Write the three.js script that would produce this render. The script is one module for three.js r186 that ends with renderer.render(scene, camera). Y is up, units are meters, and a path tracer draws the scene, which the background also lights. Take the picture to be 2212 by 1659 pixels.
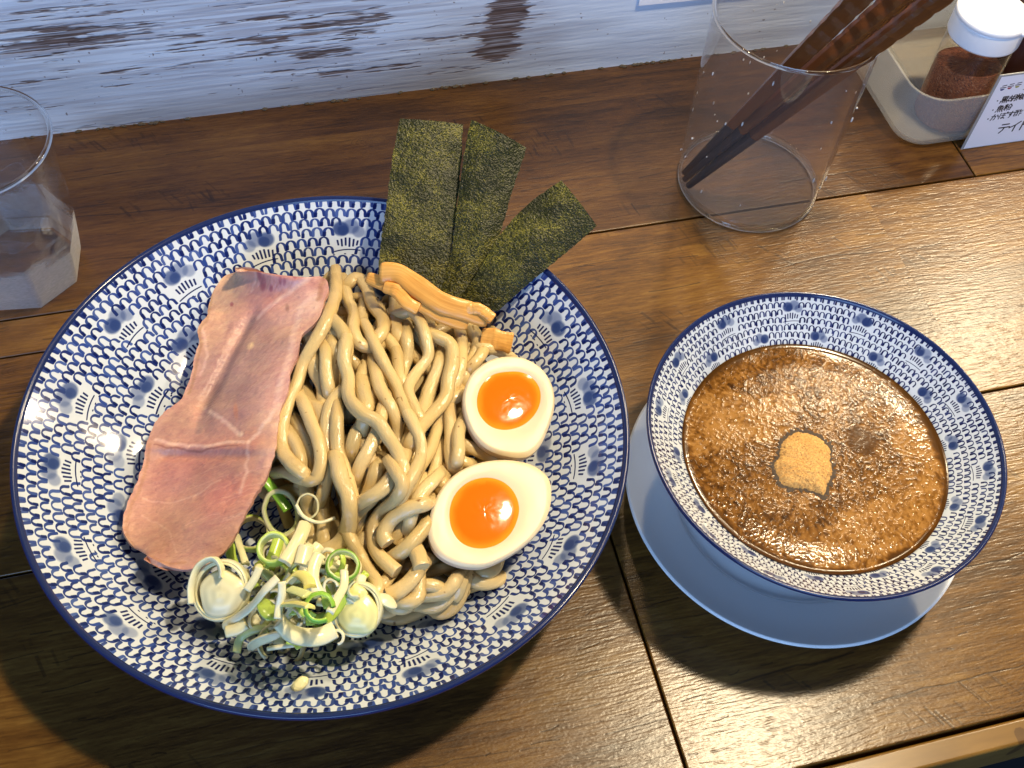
import * as THREE from 'three';
import { RoundedBoxGeometry } from 'three/addons/geometries/RoundedBoxGeometry.js';
import { mergeGeometries, mergeVertices } from 'three/addons/utils/BufferGeometryUtils.js';
import { RectAreaLightUniformsLib } from 'three/addons/lights/RectAreaLightUniformsLib.js';

// ------------------------------------------------------------------ camera, light, exposure
const scene = new THREE.Scene();
scene.background = new THREE.Color().setRGB(0.030, 0.040, 0.060);      // the dim daylit room around the counter
const PH = [2212, 1659], F = 2363.8, CAM_H = 0.45, PITCH = 0.9693954, YAW = -0.3219152, ROLL = 0.0981063;
const camera = new THREE.PerspectiveCamera(38.6735, 4 / 3, 0.01, 30);
camera.position.set(0, CAM_H, 0);
camera.rotation.order = 'YXZ';
camera.rotation.set(-PITCH, YAW, ROLL);
camera.updateMatrixWorld(true);
const renderer = new THREE.WebGLRenderer({ antialias: true });
renderer.toneMapping = THREE.LinearToneMapping;
renderer.toneMappingExposure = 0.77;
renderer.shadowMap.enabled = true;
RectAreaLightUniformsLib.init();
const WARM = new THREE.Color().setRGB(1.0, 0.82, 0.54), COOL = new THREE.Color().setRGB(0.33, 0.56, 1.0);
const LAMPS = [{ at: [0.94, 0.80, -0.73], cd: 1.4 }, { at: [0.66, 0.80, -0.69], cd: 0.55 }, { at: [0.20, 0.80, -0.70], cd: 0.4 }, { at: [0.43, 0.86, -0.285], cd: 1.9, edge: true }];
const WINDOW = { at: [-0.75, 0.78, 1.5], size: [1.7, 1.1], nits: 7.6 };

// ------------------------------------------------------------------ helpers
const V = (x, y, z) => new THREE.Vector3(x, y, z);
const camR = V(1, 0, 0).applyQuaternion(camera.quaternion), camU = V(0, 1, 0).applyQuaternion(camera.quaternion), camF = V(0, 0, -1).applyQuaternion(camera.quaternion);
const rayOf = (x, y) => V((x - PH[0] / 2) / F, -(y - PH[1] / 2) / F, -1).applyQuaternion(camera.quaternion);
const onH = (x, y, h = 0) => { const d = rayOf(x, y); return d.multiplyScalar((h - CAM_H) / d.y).add(camera.position); };       // photo pixel -> point at height h
const onZ = (x, y, z) => { const d = rayOf(x, y); return d.multiplyScalar(z / d.z).add(camera.position); };                     // photo pixel -> point on an upright plane
const onP = (x, y, p, n) => { const d = rayOf(x, y); return d.multiplyScalar(p.clone().sub(camera.position).dot(n) / d.dot(n)).add(camera.position); };
function rng(seed) { let s = seed >>> 0; return () => { s = (s + 0x6d2b79f5) >>> 0; let t = Math.imul(s ^ (s >>> 15), 1 | s); t = (t + Math.imul(t ^ (t >>> 7), 61 | t)) ^ t; return ((t ^ (t >>> 14)) >>> 0) / 4294967296; }; }
const clamp = THREE.MathUtils.clamp, lerp = THREE.MathUtils.lerp, sstep = (a, b, x) => { const t = clamp((x - a) / (b - a), 0, 1); return t * t * (3 - 2 * t); };
const hash = (x, y) => { let h = Math.imul(x | 0, 374761393) + Math.imul(y | 0, 668265263); h = Math.imul(h ^ (h >>> 13), 1274126177); return ((h ^ (h >>> 16)) >>> 0) / 4294967296; };
function noise(x, y) { const ix = Math.floor(x), iy = Math.floor(y), fx = x - ix, fy = y - iy, u = fx * fx * (3 - 2 * fx), v = fy * fy * (3 - 2 * fy); return lerp(lerp(hash(ix, iy), hash(ix + 1, iy), u), lerp(hash(ix, iy + 1), hash(ix + 1, iy + 1), u), v); }
function fbm(x, y, o = 4) { let s = 0, a = 0.5, n = 0; for (let i = 0; i < o; i++) { s += a * noise(x + i * 17.3, y + i * 9.7); n += a; a *= 0.5; x *= 2.03; y *= 2.03; } return s / n; }
const used = new Map();
const numbered = (n) => { const k = used.get(n) || 0; used.set(n, k + 1); return k ? n + '_' + String(k).padStart(3, '0') : n; };
function tag(o, label, category, group, kind) { o.userData.label = label; o.userData.category = category; if (group) o.userData.group = group; if (kind) o.userData.kind = kind; return o; }
function thing(name, label, category, group) { const o = new THREE.Group(); o.name = numbered(name); scene.add(o); return tag(o, label, category, group); }
function part(name, geo, mat, parent) { const m = new THREE.Mesh(geo, mat); m.name = name; m.castShadow = m.receiveShadow = true; parent.add(m); return m; }
function solo(name, geo, mat, label, category, group) { const m = new THREE.Mesh(geo, mat); m.name = numbered(name); m.castShadow = m.receiveShadow = true; scene.add(m); return tag(m, label, category, group); }
function struct(name, geo, mat) { const m = new THREE.Mesh(geo, mat); m.name = name; m.castShadow = m.receiveShadow = true; m.userData.kind = 'structure'; scene.add(m); return m; }
function canvas(w, h) { const c = document.createElement('canvas'); c.width = w; c.height = h; return [c, c.getContext('2d')]; }
function ctex(c, srgb = true, wrap = true) { const t = new THREE.CanvasTexture(c); if (srgb) t.colorSpace = THREE.SRGBColorSpace; t.wrapS = t.wrapT = wrap ? THREE.RepeatWrapping : THREE.ClampToEdgeWrapping; return t; }
function dtex(w, h, f, srgb = true) {     // f(i, j) -> [r, g, b] 0..1 in sRGB or a number
  const a = new Uint8Array(w * h * 4);
  for (let j = 0, o = 0; j < h; j++) for (let i = 0; i < w; i++, o += 4) { const c = f(i, j); if (typeof c === 'number') a[o] = a[o + 1] = a[o + 2] = clamp(c, 0, 1) * 255; else { a[o] = clamp(c[0], 0, 1) * 255; a[o + 1] = clamp(c[1], 0, 1) * 255; a[o + 2] = clamp(c[2], 0, 1) * 255; } a[o + 3] = 255; }
  const t = new THREE.DataTexture(a, w, h); t.magFilter = THREE.LinearFilter; t.minFilter = THREE.LinearFilter; t.wrapS = t.wrapT = THREE.RepeatWrapping; if (srgb) t.colorSpace = THREE.SRGBColorSpace; t.needsUpdate = true; return t;
}
const mixc = (a, b, t) => [lerp(a[0], b[0], t), lerp(a[1], b[1], t), lerp(a[2], b[2], t)];
const std = (o) => new THREE.MeshStandardMaterial(o), phys = (o) => new THREE.MeshPhysicalMaterial(o);
const rgb = (r, g, b) => new THREE.Color().setRGB(r, g, b);
// a grid of points (rows of equal length) as a surface; closedU joins the last column to the first
function gridGeo(rows, { closedU = false, uv, flip = false, color } = {}) {
  const nv = rows.length, nu = rows[0].length, pos = [], uvs = [], idx = [], col = [];
  rows.forEach((r, j) => r.forEach((p, i) => { pos.push(p.x, p.y, p.z); const t = uv ? uv(i, j, p) : [i / (nu - 1), j / (nv - 1)]; uvs.push(t[0], t[1]); if (color) col.push(...color(i, j, p)); }));
  const n = closedU ? nu : nu - 1;
  for (let j = 0; j < nv - 1; j++) for (let i = 0; i < n; i++) { const a = j * nu + i, b = j * nu + (i + 1) % nu, c = a + nu, d = b + nu; flip ? idx.push(a, c, b, b, c, d) : idx.push(a, b, c, b, d, c); }
  const g = new THREE.BufferGeometry();
  g.setAttribute('position', new THREE.Float32BufferAttribute(pos, 3)); g.setAttribute('uv', new THREE.Float32BufferAttribute(uvs, 2));
  if (color) g.setAttribute('color', new THREE.Float32BufferAttribute(col, 3));
  g.setIndex(idx); g.computeVertexNormals(); return g;
}
// lathe from a profile of [r, y]; u goes round once, v is metres along the profile from its first point
function lathe(prof, seg = 128, smooth = 6) {
  const c = new THREE.SplineCurve(prof.map(([r, y]) => new THREE.Vector2(r, y)));
  const pts = smooth ? c.getPoints(prof.length * smooth) : prof.map(([r, y]) => new THREE.Vector2(r, y));
  const L = [0]; for (let i = 1; i < pts.length; i++) L.push(L[i - 1] + pts[i].distanceTo(pts[i - 1]));
  const rows = pts.map((p) => { const row = []; for (let i = 0; i <= seg; i++) { const a = (i / seg) * Math.PI * 2; row.push(V(Math.max(p.x, 1e-5) * Math.cos(a), p.y, Math.max(p.x, 1e-5) * Math.sin(a))); } return row; });
  const g = gridGeo(rows, { uv: (i, j) => [i / seg, L[j]] });
  const nrm = g.attributes.normal, w = seg + 1;      // weld the seam's normals
  for (let j = 0; j < rows.length; j++) { const a = j * w, b = a + seg; const n = V(nrm.getX(a) + nrm.getX(b), nrm.getY(a) + nrm.getY(b), nrm.getZ(a) + nrm.getZ(b)).normalize(); nrm.setXYZ(a, n.x, n.y, n.z); nrm.setXYZ(b, n.x, n.y, n.z); }
  return g;
}
const place = (o, x, y, z, ry = 0) => { o.position.set(x, y, z); o.rotation.y = ry; return o; };

// ------------------------------------------------------------------ counter of wooden planks
const ZW = -0.514, ZL1 = -0.3822, ZL2 = -0.2393, ZF = -0.0845;
function woodTextures(seed, dark, mid, light) {
  const W = 2048, H = 1024, MX = 0.6, MY = 0.3;      // metres covered
  const R = rng(seed), base = new Float32Array(W * H), bump = new Float32Array(W * H);
  for (let j = 0; j < H; j++) for (let i = 0; i < W; i++) {
    const x = (i / W) * MX, y = (j / H) * MY, wy = y + 0.010 * (fbm(x * 9, y * 11 + seed, 3) - 0.5);
    const patch = fbm(x * 13 + seed, wy * 26, 4), streak = fbm(x * 16, wy * 300 + seed, 4), fine = fbm(x * 110, wy * 1300 + 7, 3), fleck = noise(x * 420, wy * 1900);
    base[j * W + i] = 0.50 * (patch - 0.5) * 1.7 + 0.42 * (streak - 0.5) * 1.2 + 0.55 * (fine - 0.5) + 0.16 * (fleck - 0.5) + 0.5;
    bump[j * W + i] = 0.55 + 0.45 * (fbm(x * 190, wy * 1700, 2) - 0.5) + 0.22 * (fbm(x * 900, wy * 1900, 2) - 0.5) + 0.2 * (fine - 0.5);
  }
  const [c, g] = canvas(W, H); g.clearRect(0, 0, W, H);
  // pores and dark grain lines
  for (let k = 0; k < 1500; k++) { const x = R() * W, y = R() * H, l = 8 + R() * R() * 110; g.strokeStyle = `rgba(0,0,0,${0.15 + 0.4 * R()})`; g.lineWidth = 0.8 + R() * 1.4; g.beginPath(); g.moveTo(x, y); g.quadraticCurveTo(x + l / 2, y + (R() - 0.5) * 6, x + l, y + (R() - 0.5) * 8); g.stroke(); }
  for (let k = 0; k < 42; k++) { let x = R() * W, y = R() * H; g.strokeStyle = `rgba(0,0,0,${0.3 + 0.3 * R()})`; g.lineWidth = 1 + R() * 1.8; g.beginPath(); g.moveTo(x, y); for (let q = 0; q < 9; q++) { x += 18 + R() * 26; y += (R() - 0.5) * 9; g.lineTo(x, y); } g.stroke(); }
  // rough-sawn marks across the grain, in clusters
  for (let k = 0; k < 52; k++) { const cx = R() * W, cy = R() * H, n = 4 + R() * 12, tilt = 0.15 + R() * 0.6; for (let q = 0; q < n; q++) { const x = cx + q * (6 + R() * 7), y = cy + (R() - 0.5) * 34, l = 8 + R() * 30; g.strokeStyle = `rgba(0,0,0,${0.08 + 0.30 * R()})`; g.lineWidth = 1.5 + R() * 4; g.beginPath(); g.moveTo(x, y); g.lineTo(x + l * tilt, y + l); g.stroke(); } }
  // knots
  for (let k = 0; k < 9; k++) { const x = R() * W, y = R() * H; for (let q = 5; q > 0; q--) { g.strokeStyle = `rgba(0,0,0,${0.16 + 0.1 * R()})`; g.lineWidth = 1.5; g.beginPath(); g.ellipse(x, y, 6 + q * 9, 3 + q * 3.4, 0.1, 0, 6.3); g.stroke(); } }
  const ink = g.getImageData(0, 0, W, H).data;
  const map = dtex(W, H, (i, j) => { const o = j * W + i, t = clamp(base[o], 0, 1); const col = t < 0.5 ? mixc(dark, mid, t * 2) : mixc(mid, light, t * 2 - 1); return mixc(col, [0.10, 0.055, 0.03], ink[o * 4 + 3] / 255 * 0.85); });
  const bm = dtex(W, H, (i, j) => bump[j * W + i] - 0.38 * ink[(j * W + i) * 4 + 3] / 255, false);
  for (const t of [map, bm]) t.repeat.set(1 / MX, 1 / MY);
  return { map, bumpMap: bm };
}
const WOOD = woodTextures(11, [0.265, 0.17, 0.075], [0.455, 0.312, 0.135], [0.61, 0.46, 0.225]);
const woodMat = (r, g, b, rough = 0.29) => phys({ ...WOOD, color: rgb(r, g, b), roughness: rough, bumpScale: 0.00020, specularIntensity: 0.9 });
const WOODS = [woodMat(0.38, 0.345, 0.32), woodMat(0.74, 0.73, 0.62), woodMat(0.66, 0.64, 0.55), woodMat(0.58, 0.55, 0.48)];
const counter = new THREE.Group(); counter.name = 'counter'; counter.userData.kind = 'structure'; counter.userData.label = 'brown wood plank counter top with dark joints'; scene.add(counter);
function plank(x0, x1, z0, z1, mat, off) {
  const gap = 0.00055, w = x1 - x0 - gap * 2, d = z1 - z0 - gap * 2, t = 0.014, g = new RoundedBoxGeometry(w, t, d, 2, 0.0007);
  const p = g.attributes.position, uv = g.attributes.uv; for (let i = 0; i < p.count; i++) uv.setXY(i, p.getX(i) + off[0], p.getZ(i) + off[1] + p.getY(i));
  const m = part('plank', g, mat, counter); m.position.set((x0 + x1) / 2, -t / 2, (z0 + z1) / 2);
}
const jx1 = 0.403, jx3 = 0.122;
plank(-0.55, jx1, ZW - 0.02, ZL1, WOODS[0], [0.11, 0.02]); plank(jx1, 1.1, ZW - 0.02, ZL1, WOODS[2], [0.42, 0.17]);
plank(-0.55, 0.02, ZL1, -0.3587, WOODS[3], [0.5, 0.11]); plank(-0.55, 0.02, -0.3587, ZL2, WOODS[2], [0.35, 0.05]);
plank(0.02, 1.1, ZL1, ZL2, WOODS[1], [0.23, 0.21]);
plank(-0.55, jx3, ZL2, ZF, WOODS[3], [0.0, 0.13]); plank(jx3, 1.1, ZL2, ZF, WOODS[1], [0.27, 0.02]);
part('counter_base', new THREE.BoxGeometry(1.65, 0.02, 0.46), std({ color: rgb(0.012, 0.008, 0.006), roughness: 0.9 }), counter).position.set(0.275, -0.0242, -0.31);
{ const trimMat = phys({ map: dtex(1024, 128, (i, j) => { const n = fbm(i / 60, j / 6, 4), b = fbm(i / 90, j / 40, 3), k = noise(i / 34, j / 22) > 0.86 ? 0.5 : 0; return mixc(mixc([0.455, 0.325, 0.15], [0.62, 0.47, 0.24], 0.6 * n + 0.6 * b - 0.1), [0.27, 0.17, 0.08], k); }), color: rgb(0.74, 0.73, 0.62), roughness: 0.3 });
  const g = new RoundedBoxGeometry(1.65, 0.032, 0.0104, 4, 0.0016), p = g.attributes.position; for (let i = 0; i < p.count; i++) g.attributes.uv.setXY(i, p.getX(i) * 4, p.getZ(i) * 20 + p.getY(i) * 8 + 0.2);
  part('edge_trim', g, trimMat, counter).position.set(0.275, -0.0172, -0.0782);
}
{ const g = new THREE.PlaneGeometry(4, 4); g.rotateX(-Math.PI / 2); g.translate(0.3, -0.74, 0.6); struct('floor', g, std({ color: rgb(0.02, 0.02, 0.024), roughness: 0.6 })); }

// ------------------------------------------------------------------ painted partition behind the counter
{ const W = 2048, H = 640, X0 = -0.22, X1 = 0.62, Y1 = 0.2, R = rng(77);
  const ux = (x) => (x - X0) / (X1 - X0) * W, uy = (y) => H - y / Y1 * H;
  const [c, g] = canvas(W, H);
  // where the brown board shows through: streaks along the grain, denser in rubbed places
  const rub = [[-0.105, 0.062, 0.045, 0.012, 0.9], [-0.02, 0.064, 0.05, 0.02, 0.55], [0.055, 0.055, 0.045, 0.02, 0.62], [0.09, 0.08, 0.05, 0.02, 0.4], [0.146, 0.047, 0.012, 0.024, 1.5], [0.138, 0.026, 0.017, 0.012, 1.05], [0.0, 0.035, 0.06, 0.012, 0.4]];
  const tex = new Float32Array(W * H);
  const map = dtex(W, H, (i, jj) => {
    const j = H - 1 - jj, x = X0 + (i / W) * (X1 - X0), y = Y1 * (1 - j / H);
    let m = 0; for (const [cx, cy, sx, sy, a] of rub) m += a * Math.exp(-(((x - cx) / sx) ** 2) - (((y - cy) / sy) ** 2));
    m = Math.max(m, 0.42 * (1 - sstep(0.17, 0.19, x + 0.3 * (y - 0.03))) * (0.4 + 0.9 * fbm(x * 14 + 2, y * 30, 3)));
    const s = fbm(x * 26, y * 620 + 3, 4), s2 = fbm(x * 70 + 9, y * 900, 3), blot = fbm(x * 30, y * 60, 3);
    const s3 = fbm(x * 150 + 3, y * 1400, 3); let e = sstep(0.0, 0.14, m * (0.25 + 0.75 * blot) - (1.22 - s * 0.75 - s2 * 0.45 - s3 * 0.35) + 0.03);
    const low = (1 - sstep(0.004, 0.022, y + 0.010 * (fbm(x * 20, 5, 3) - 0.4))) * sstep(0.13, 0.1, Math.abs(x - 0.02)) * (0.35 + 0.9 * fbm(x * 24, y * 500, 3));   // greyed, scuffed strip of paint low down
    const paint = mixc([0.79, 0.825, 0.875], [0.71, 0.74, 0.79], sstep(0.35, 0.7, fbm(x * 12, y * 90, 4)));
    const smear = (x > 0.172 + (0.03 - y) * 0.28 - 0.01 || y > 0.07) ? 0 : 0.0;
    let col = mixc(paint, [0.60, 0.60, 0.62], clamp(low, 0, 0.75));
    col = mixc(col, [0.70, 0.72, 0.78], smear);
    const s4 = fbm(x * 34 + 7, y * 2100, 3), thin = clamp(m * 1.1, 0, 1) * sstep(0.40, 0.68, fbm(x * 22, y * 760 + 11, 3)); col = mixc(col, [0.52, 0.49, 0.52], 0.65 * thin); col = mixc(col, mixc([0.22, 0.165, 0.15], [0.42, 0.34, 0.315], s2), clamp(e, 0, 0.96) * (0.35 + 0.65 * sstep(0.36, 0.56, s4)));
    const f = noise(x * 900, y * 700) * noise(x * 260, y * 300); if (f > 0.78) col = mixc(col, [0.35, 0.3, 0.3], 0.7);
    tex[jj * W + i] = 0.6 - 0.4 * e + 0.3 * (fbm(x * 60, y * 700, 2) - 0.5); return col;
  });
  const bump = dtex(W, H, (i, j) => tex[j * W + i], false);
  const wallT = 0.03, g2 = new RoundedBoxGeometry(1.7, 0.24, wallT, 2, 0.002), p = g2.attributes.position, uv = g2.attributes.uv;
  for (let i = 0; i < p.count; i++) uv.setXY(i, (p.getX(i) + 0.3 - X0) / (X1 - X0), (p.getY(i) + 0.12 - 0.004) / Y1);
  const wall = solo('painted_partition', g2, phys({ map, bumpMap: bump, bumpScale: 0.0006, roughness: 0.5 }), 'white painted wooden partition with rubbed brown streaks behind the counter', 'partition');
  wall.position.set(0.3, 0.116, ZW - wallT / 2);
  // a flake of paint hangs along the foot: small drips and crumbs
  const crumbs = []; for (let k = 0; k < 120; k++) { const s = 0.0004 + R() * 0.0009, b = new THREE.IcosahedronGeometry(s, 0); b.scale(1.6, 0.7, 1); b.translate(-0.14 + R() * 0.62, 0.0004, ZW + 0.0004 + R() * 0.0012); crumbs.push(b); }
  const cr = solo('dust_crumbs', mergeGeometries(crumbs), std({ color: rgb(0.07, 0.055, 0.04), roughness: 1 }), 'dark crumbs of dust along the foot of the partition', 'dust'); cr.userData.kind = 'stuff';
}
{ const a = onZ(1380, 12, ZW), pg = new RoundedBoxGeometry(0.105, 0.15, 0.0012, 1, 0.0004); const m = solo('paper_notice', pg, std({ color: rgb(0.8, 0.78, 0.8), roughness: 0.6 }), 'blank white paper notice stuck on the painted partition', 'notice'); m.position.set(a.x + 0.0525, a.y + 0.075, ZW + 0.0009); m.rotation.z = -0.012; }

// ------------------------------------------------------------------ printed porcelain
// the print: rows of small brushed arches, closed side to the rim, broken by wash-and-tick motifs. u = half a turn, v = metres from the rim
function printTexture(seed, { n, len, r0, drdv, rowK, tall, motifs, ink, deep, bold = 0.255, flare = 1.12, H = 1024 }) {
  const W = 2048, R = rng(seed), [c, g] = canvas(W, H), cw = W / n, yOf = (v) => (v / len) * H;
  g.fillStyle = 'rgb(193,200,208)'; g.fillRect(0, 0, W, H);
  const near = (x, y) => { for (const m of motifs) { let dx = Math.abs(x - m.x * W); dx = Math.min(dx, W - dx); if ((dx / (m.w * cw)) ** 2 + ((y - yOf(m.v)) / (m.h * yOf(m.row))) ** 2 < 1) return true; } return false; };
  g.lineCap = 'round';
  let v = 0.0010, k = 0, nn = n;
  const sp = rowK * Math.PI * r0 / n;
  while (v < len - 0.002) {
    const r = r0 - drdv * v; if (k % 3 === 0) nn = Math.max(8, Math.round(n * r / r0));
    const h = yOf(sp) * tall, y0 = yOf(v), cw = W / nn;
    for (let i = 0; i < nn; i++) {
      const x = (i + 0.5 + (k % 2 ? 0.5 : 0) + (R() - 0.5) * 0.12) * cw, y = y0 + (R() - 0.5) * h * 0.12, dk = R();
      if (near(x, y + h * 0.5)) continue;
      const a = cw * 0.365 * (0.92 + 0.14 * R()), ry = h * 0.5, hh = h * (0.88 + 0.2 * R()), lw = cw * (bold + 0.06 * R()) * (n / nn > 1 ? Math.sqrt(nn / n) : 1);
      const col = mixc(deep, ink, 0.2 + 0.8 * dk);
      for (const ox of [0, W, -W]) {
        if (x + ox < -cw || x + ox > W + cw) continue;
        g.strokeStyle = `rgba(${col.map((q) => Math.round(q * 255)).join(',')},${0.84 + 0.16 * R()})`; g.lineWidth = lw;
        g.beginPath(); g.moveTo(x + ox - a * flare, y + hh); g.quadraticCurveTo(x + ox - a, y + (hh + ry) / 2, x + ox - a, y + ry); g.ellipse(x + ox, y + ry, a, ry, 0, Math.PI, Math.PI * 2); g.quadraticCurveTo(x + ox + a, y + (hh + ry) / 2, x + ox + a * flare, y + hh * (0.85 + 0.2 * R())); g.stroke();
        if (dk < 0.6) { g.strokeStyle = `rgba(${deep.map((q) => Math.round(q * 255)).join(',')},0.75)`; g.lineWidth = lw * 1.15; g.beginPath(); g.moveTo(x + ox - a * flare, y + hh); g.lineTo(x + ox - a * 0.98, y + ry * 1.1); g.stroke(); }
      }
    }
    v += sp; k++;
  }
  for (const m of motifs) for (const ox of [0, W, -W]) {
    const cw = W / n * 1.28 * (m.k || 1), x = m.x * W + ox, y = yOf(m.v), rw = yOf(m.row) * 1.3; if (x < -200 || x > W + 200) continue;
    const s = m.flip ? -1 : 1;
    for (const [dx, dy, rr, a] of [[-0.55 * s, -0.75, 0.72, m.a], [0.25 * s, -0.95, 0.75, m.a * 0.62], [0.85 * s, -0.55, 0.58, m.a * 0.5], [-0.35 * s, -0.6, 0.5, m.a]]) {
      const px = x + dx * cw, py = y + dy * rw, R0 = rr * cw, gr = g.createRadialGradient(px, py, 0, px, py, R0), cc = deep.map((q, i2) => Math.round(lerp(q, [0.30, 0.42, 0.60][i2], 0.42) * 255)).join(',');
      gr.addColorStop(0, `rgba(${cc},${a})`); gr.addColorStop(0.72, `rgba(${cc},${a * 0.85})`); gr.addColorStop(1, `rgba(${cc},0)`); g.fillStyle = gr;
      g.save(); g.translate(px, py); g.scale(1, rw / cw * 0.95); g.translate(-px, -py); g.fillRect(px - R0, py - R0, R0 * 2, R0 * 2); g.restore();
    }
    const dc = deep.map((q) => Math.round(q * 255)).join(',');
    g.strokeStyle = `rgba(${dc},0.95)`; g.lineWidth = cw * 0.15;
    for (let q = -3; q <= 2; q++) { g.beginPath(); g.moveTo(x + (q + 0.5) * cw * 0.33, y - rw * 0.05 + Math.abs(q + 0.5) * rw * 0.1); g.lineTo(x + (q + 0.5) * cw * 0.30, y + rw * (0.55 + 0.18 * R())); g.stroke(); }
    g.lineWidth = cw * 0.19; g.beginPath(); g.moveTo(x - cw * 1.05, y + rw * 1.12); g.quadraticCurveTo(x, y + rw * (0.85 + 0.1 * R()), x + cw * 1.0, y + rw * 0.98); g.stroke();
    for (let q = 0; q < 4; q++) { g.fillStyle = `rgba(${dc},0.9)`; g.beginPath(); g.arc(x + (R() - 0.5) * cw * 2.4, y + rw * (1.3 + 0.15 * R()), cw * 0.10, 0, 6.3); g.fill(); }
  }
  const t = ctex(c); t.wrapT = THREE.ClampToEdgeWrapping; t.flipY = false; t.repeat.set(2, 1 / len); return t;
}
function ringMotifs(n, v, phase, w, h, row, a, R) { const o = []; for (let i = 0; i < n; i++) o.push({ x: (i + phase + (R() - 0.5) * 0.22) / n % 1, v: v + (R() - 0.5) * 0.002, w, h, row, a: a * (0.8 + 0.3 * R()), flip: R() < 0.5 }); return o; }
const glaze = (o) => phys({ color: rgb(1, 1, 1), roughness: 0.07, specularIntensity: 0.9, ...o });
const NAVY = glaze({ color: rgb(0.012, 0.022, 0.085), roughness: 0.16 }), PLAIN = glaze({ color: rgb(0.78, 0.79, 0.78) });

// large shallow bowl
const BIG = { x: 0.00525, z: -0.2597, R: 0.1300, H: 0.0504 };
const BIG_IN = [[0.1292, 0.0502], [0.1272, 0.0488], [0.118, 0.0415], [0.106, 0.0320], [0.092, 0.0222], [0.078, 0.0152], [0.062, 0.0112], [0.04, 0.0098], [0.00001, 0.0095]];
const bigY = (() => { const c = new THREE.SplineCurve(BIG_IN.map(([r, y]) => new THREE.Vector2(r, y))).getPoints(120); return (x, z) => { const r = Math.hypot(x - BIG.x, z - BIG.z); for (let i = 1; i < c.length; i++) if (c[i].x <= r) return lerp(c[i].y, c[i - 1].y, clamp((r - c[i].x) / (c[i - 1].x - c[i].x + 1e-9), 0, 1)); return c[c.length - 1].y; }; })();
{ const R = rng(3), o = thing('noodle_bowl', 'large shallow bowl with blue arch print holding noodles and toppings', 'bowl'); place(o, BIG.x, 0, BIG.z, 0.4);
  const motifs = [...ringMotifs(9, 0.0205, 0.2, 1.75, 1.75, 0.0046, 0.9, R), ...ringMotifs(9, 0.0475, 0.7, 2.5, 1.75, 0.0043, 0.85, R).map((m) => ({ ...m, k: 1.35 }))];
  const map = printTexture(21, { n: 74, len: 0.128, r0: 0.128, drdv: 0.86, rowK: 0.86, tall: 0.84, H: 1536, motifs, ink: [0.18, 0.27, 0.53], deep: [0.05, 0.09, 0.29] });
  part('inside', lathe(BIG_IN, 192, 8), glaze({ map }), o);
  part('rim_band', lathe([[0.1274, 0.0491], [0.1283, 0.0502], [0.1296, 0.0505], [0.1302, 0.0498], [0.1302, 0.0486], [0.1296, 0.0476]], 192, 5), NAVY, o);
  part('outside', lathe([[0.1297, 0.0478], [0.126, 0.0435], [0.112, 0.0318], [0.094, 0.0175], [0.075, 0.0085], [0.062, 0.0062], [0.0595, 0.004], [0.059, 0.0004], [0.056, 0.0004], [0.055, 0.005], [0.03, 0.006], [0.00001, 0.006]], 160, 6), glaze({ color: rgb(0.03, 0.05, 0.14) }), o);
}
// saucer and dipping bowl
const SM = { x: 0.2085, z: -0.2008 };
{ const o = thing('saucer', 'plain white porcelain saucer under the dipping soup bowl', 'saucer'); place(o, SM.x - 0.001, 0, SM.z, 0);
  part('saucer_body', lathe([[0.00001, 0.0062], [0.03, 0.0062], [0.049, 0.0064], [0.0525, 0.0072], [0.0545, 0.0094], [0.057, 0.0106], [0.068, 0.0150], [0.0758, 0.0186], [0.0772, 0.0189], [0.0776, 0.0182], [0.0768, 0.0172], [0.066, 0.0122], [0.056, 0.0068], [0.048, 0.0042], [0.0465, 0.0006], [0.044, 0.0006], [0.043, 0.003], [0.00001, 0.003]], 160, 6), PLAIN, o);
}
const SMY = 0.0070;
const SM_IN = [[0.0754, 0.0640], [0.0742, 0.0624], [0.0705, 0.0585], [0.0645, 0.0525], [0.0575, 0.0462], [0.048, 0.036], [0.036, 0.022], [0.024, 0.0145], [0.00001, 0.013]];
{ const R = rng(9), o = thing('soup_bowl', 'small flared bowl with blue arch print holding brown dipping soup', 'bowl'); place(o, SM.x, 0, SM.z, 0.15);
  const motifs = [...ringMotifs(7, 0.0098, 0.25, 1.8, 1.6, 0.0029, 1.0, R), ...ringMotifs(7, 0.0225, 0.75, 2.1, 1.6, 0.0028, 1.0, R)];
  const map = printTexture(31, { n: 77, len: 0.034, r0: 0.0745, drdv: 0.72, rowK: 1.14, tall: 0.74, motifs, ink: [0.12, 0.16, 0.36], deep: [0.05, 0.07, 0.23], bold: 0.215, flare: 1.0, H: 768 });
  part('inside', lathe(SM_IN, 160, 8), glaze({ map }), o);
  part('rim_band', lathe([[0.0741, 0.0625], [0.0747, 0.0636], [0.0757, 0.0641], [0.0763, 0.0634], [0.0762, 0.0624], [0.0755, 0.0614]], 160, 5), NAVY, o);
  part('outside', lathe([[0.0756, 0.0616], [0.073, 0.0585], [0.066, 0.051], [0.056, 0.0405], [0.044, 0.027], [0.034, 0.0175], [0.0305, 0.0155], [0.0298, 0.012], [0.0296, SMY], [0.0275, SMY], [0.0268, 0.0125], [0.00001, 0.0125]], 128, 6), glaze({ color: rgb(0.42, 0.44, 0.48) }), o);
}

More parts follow.
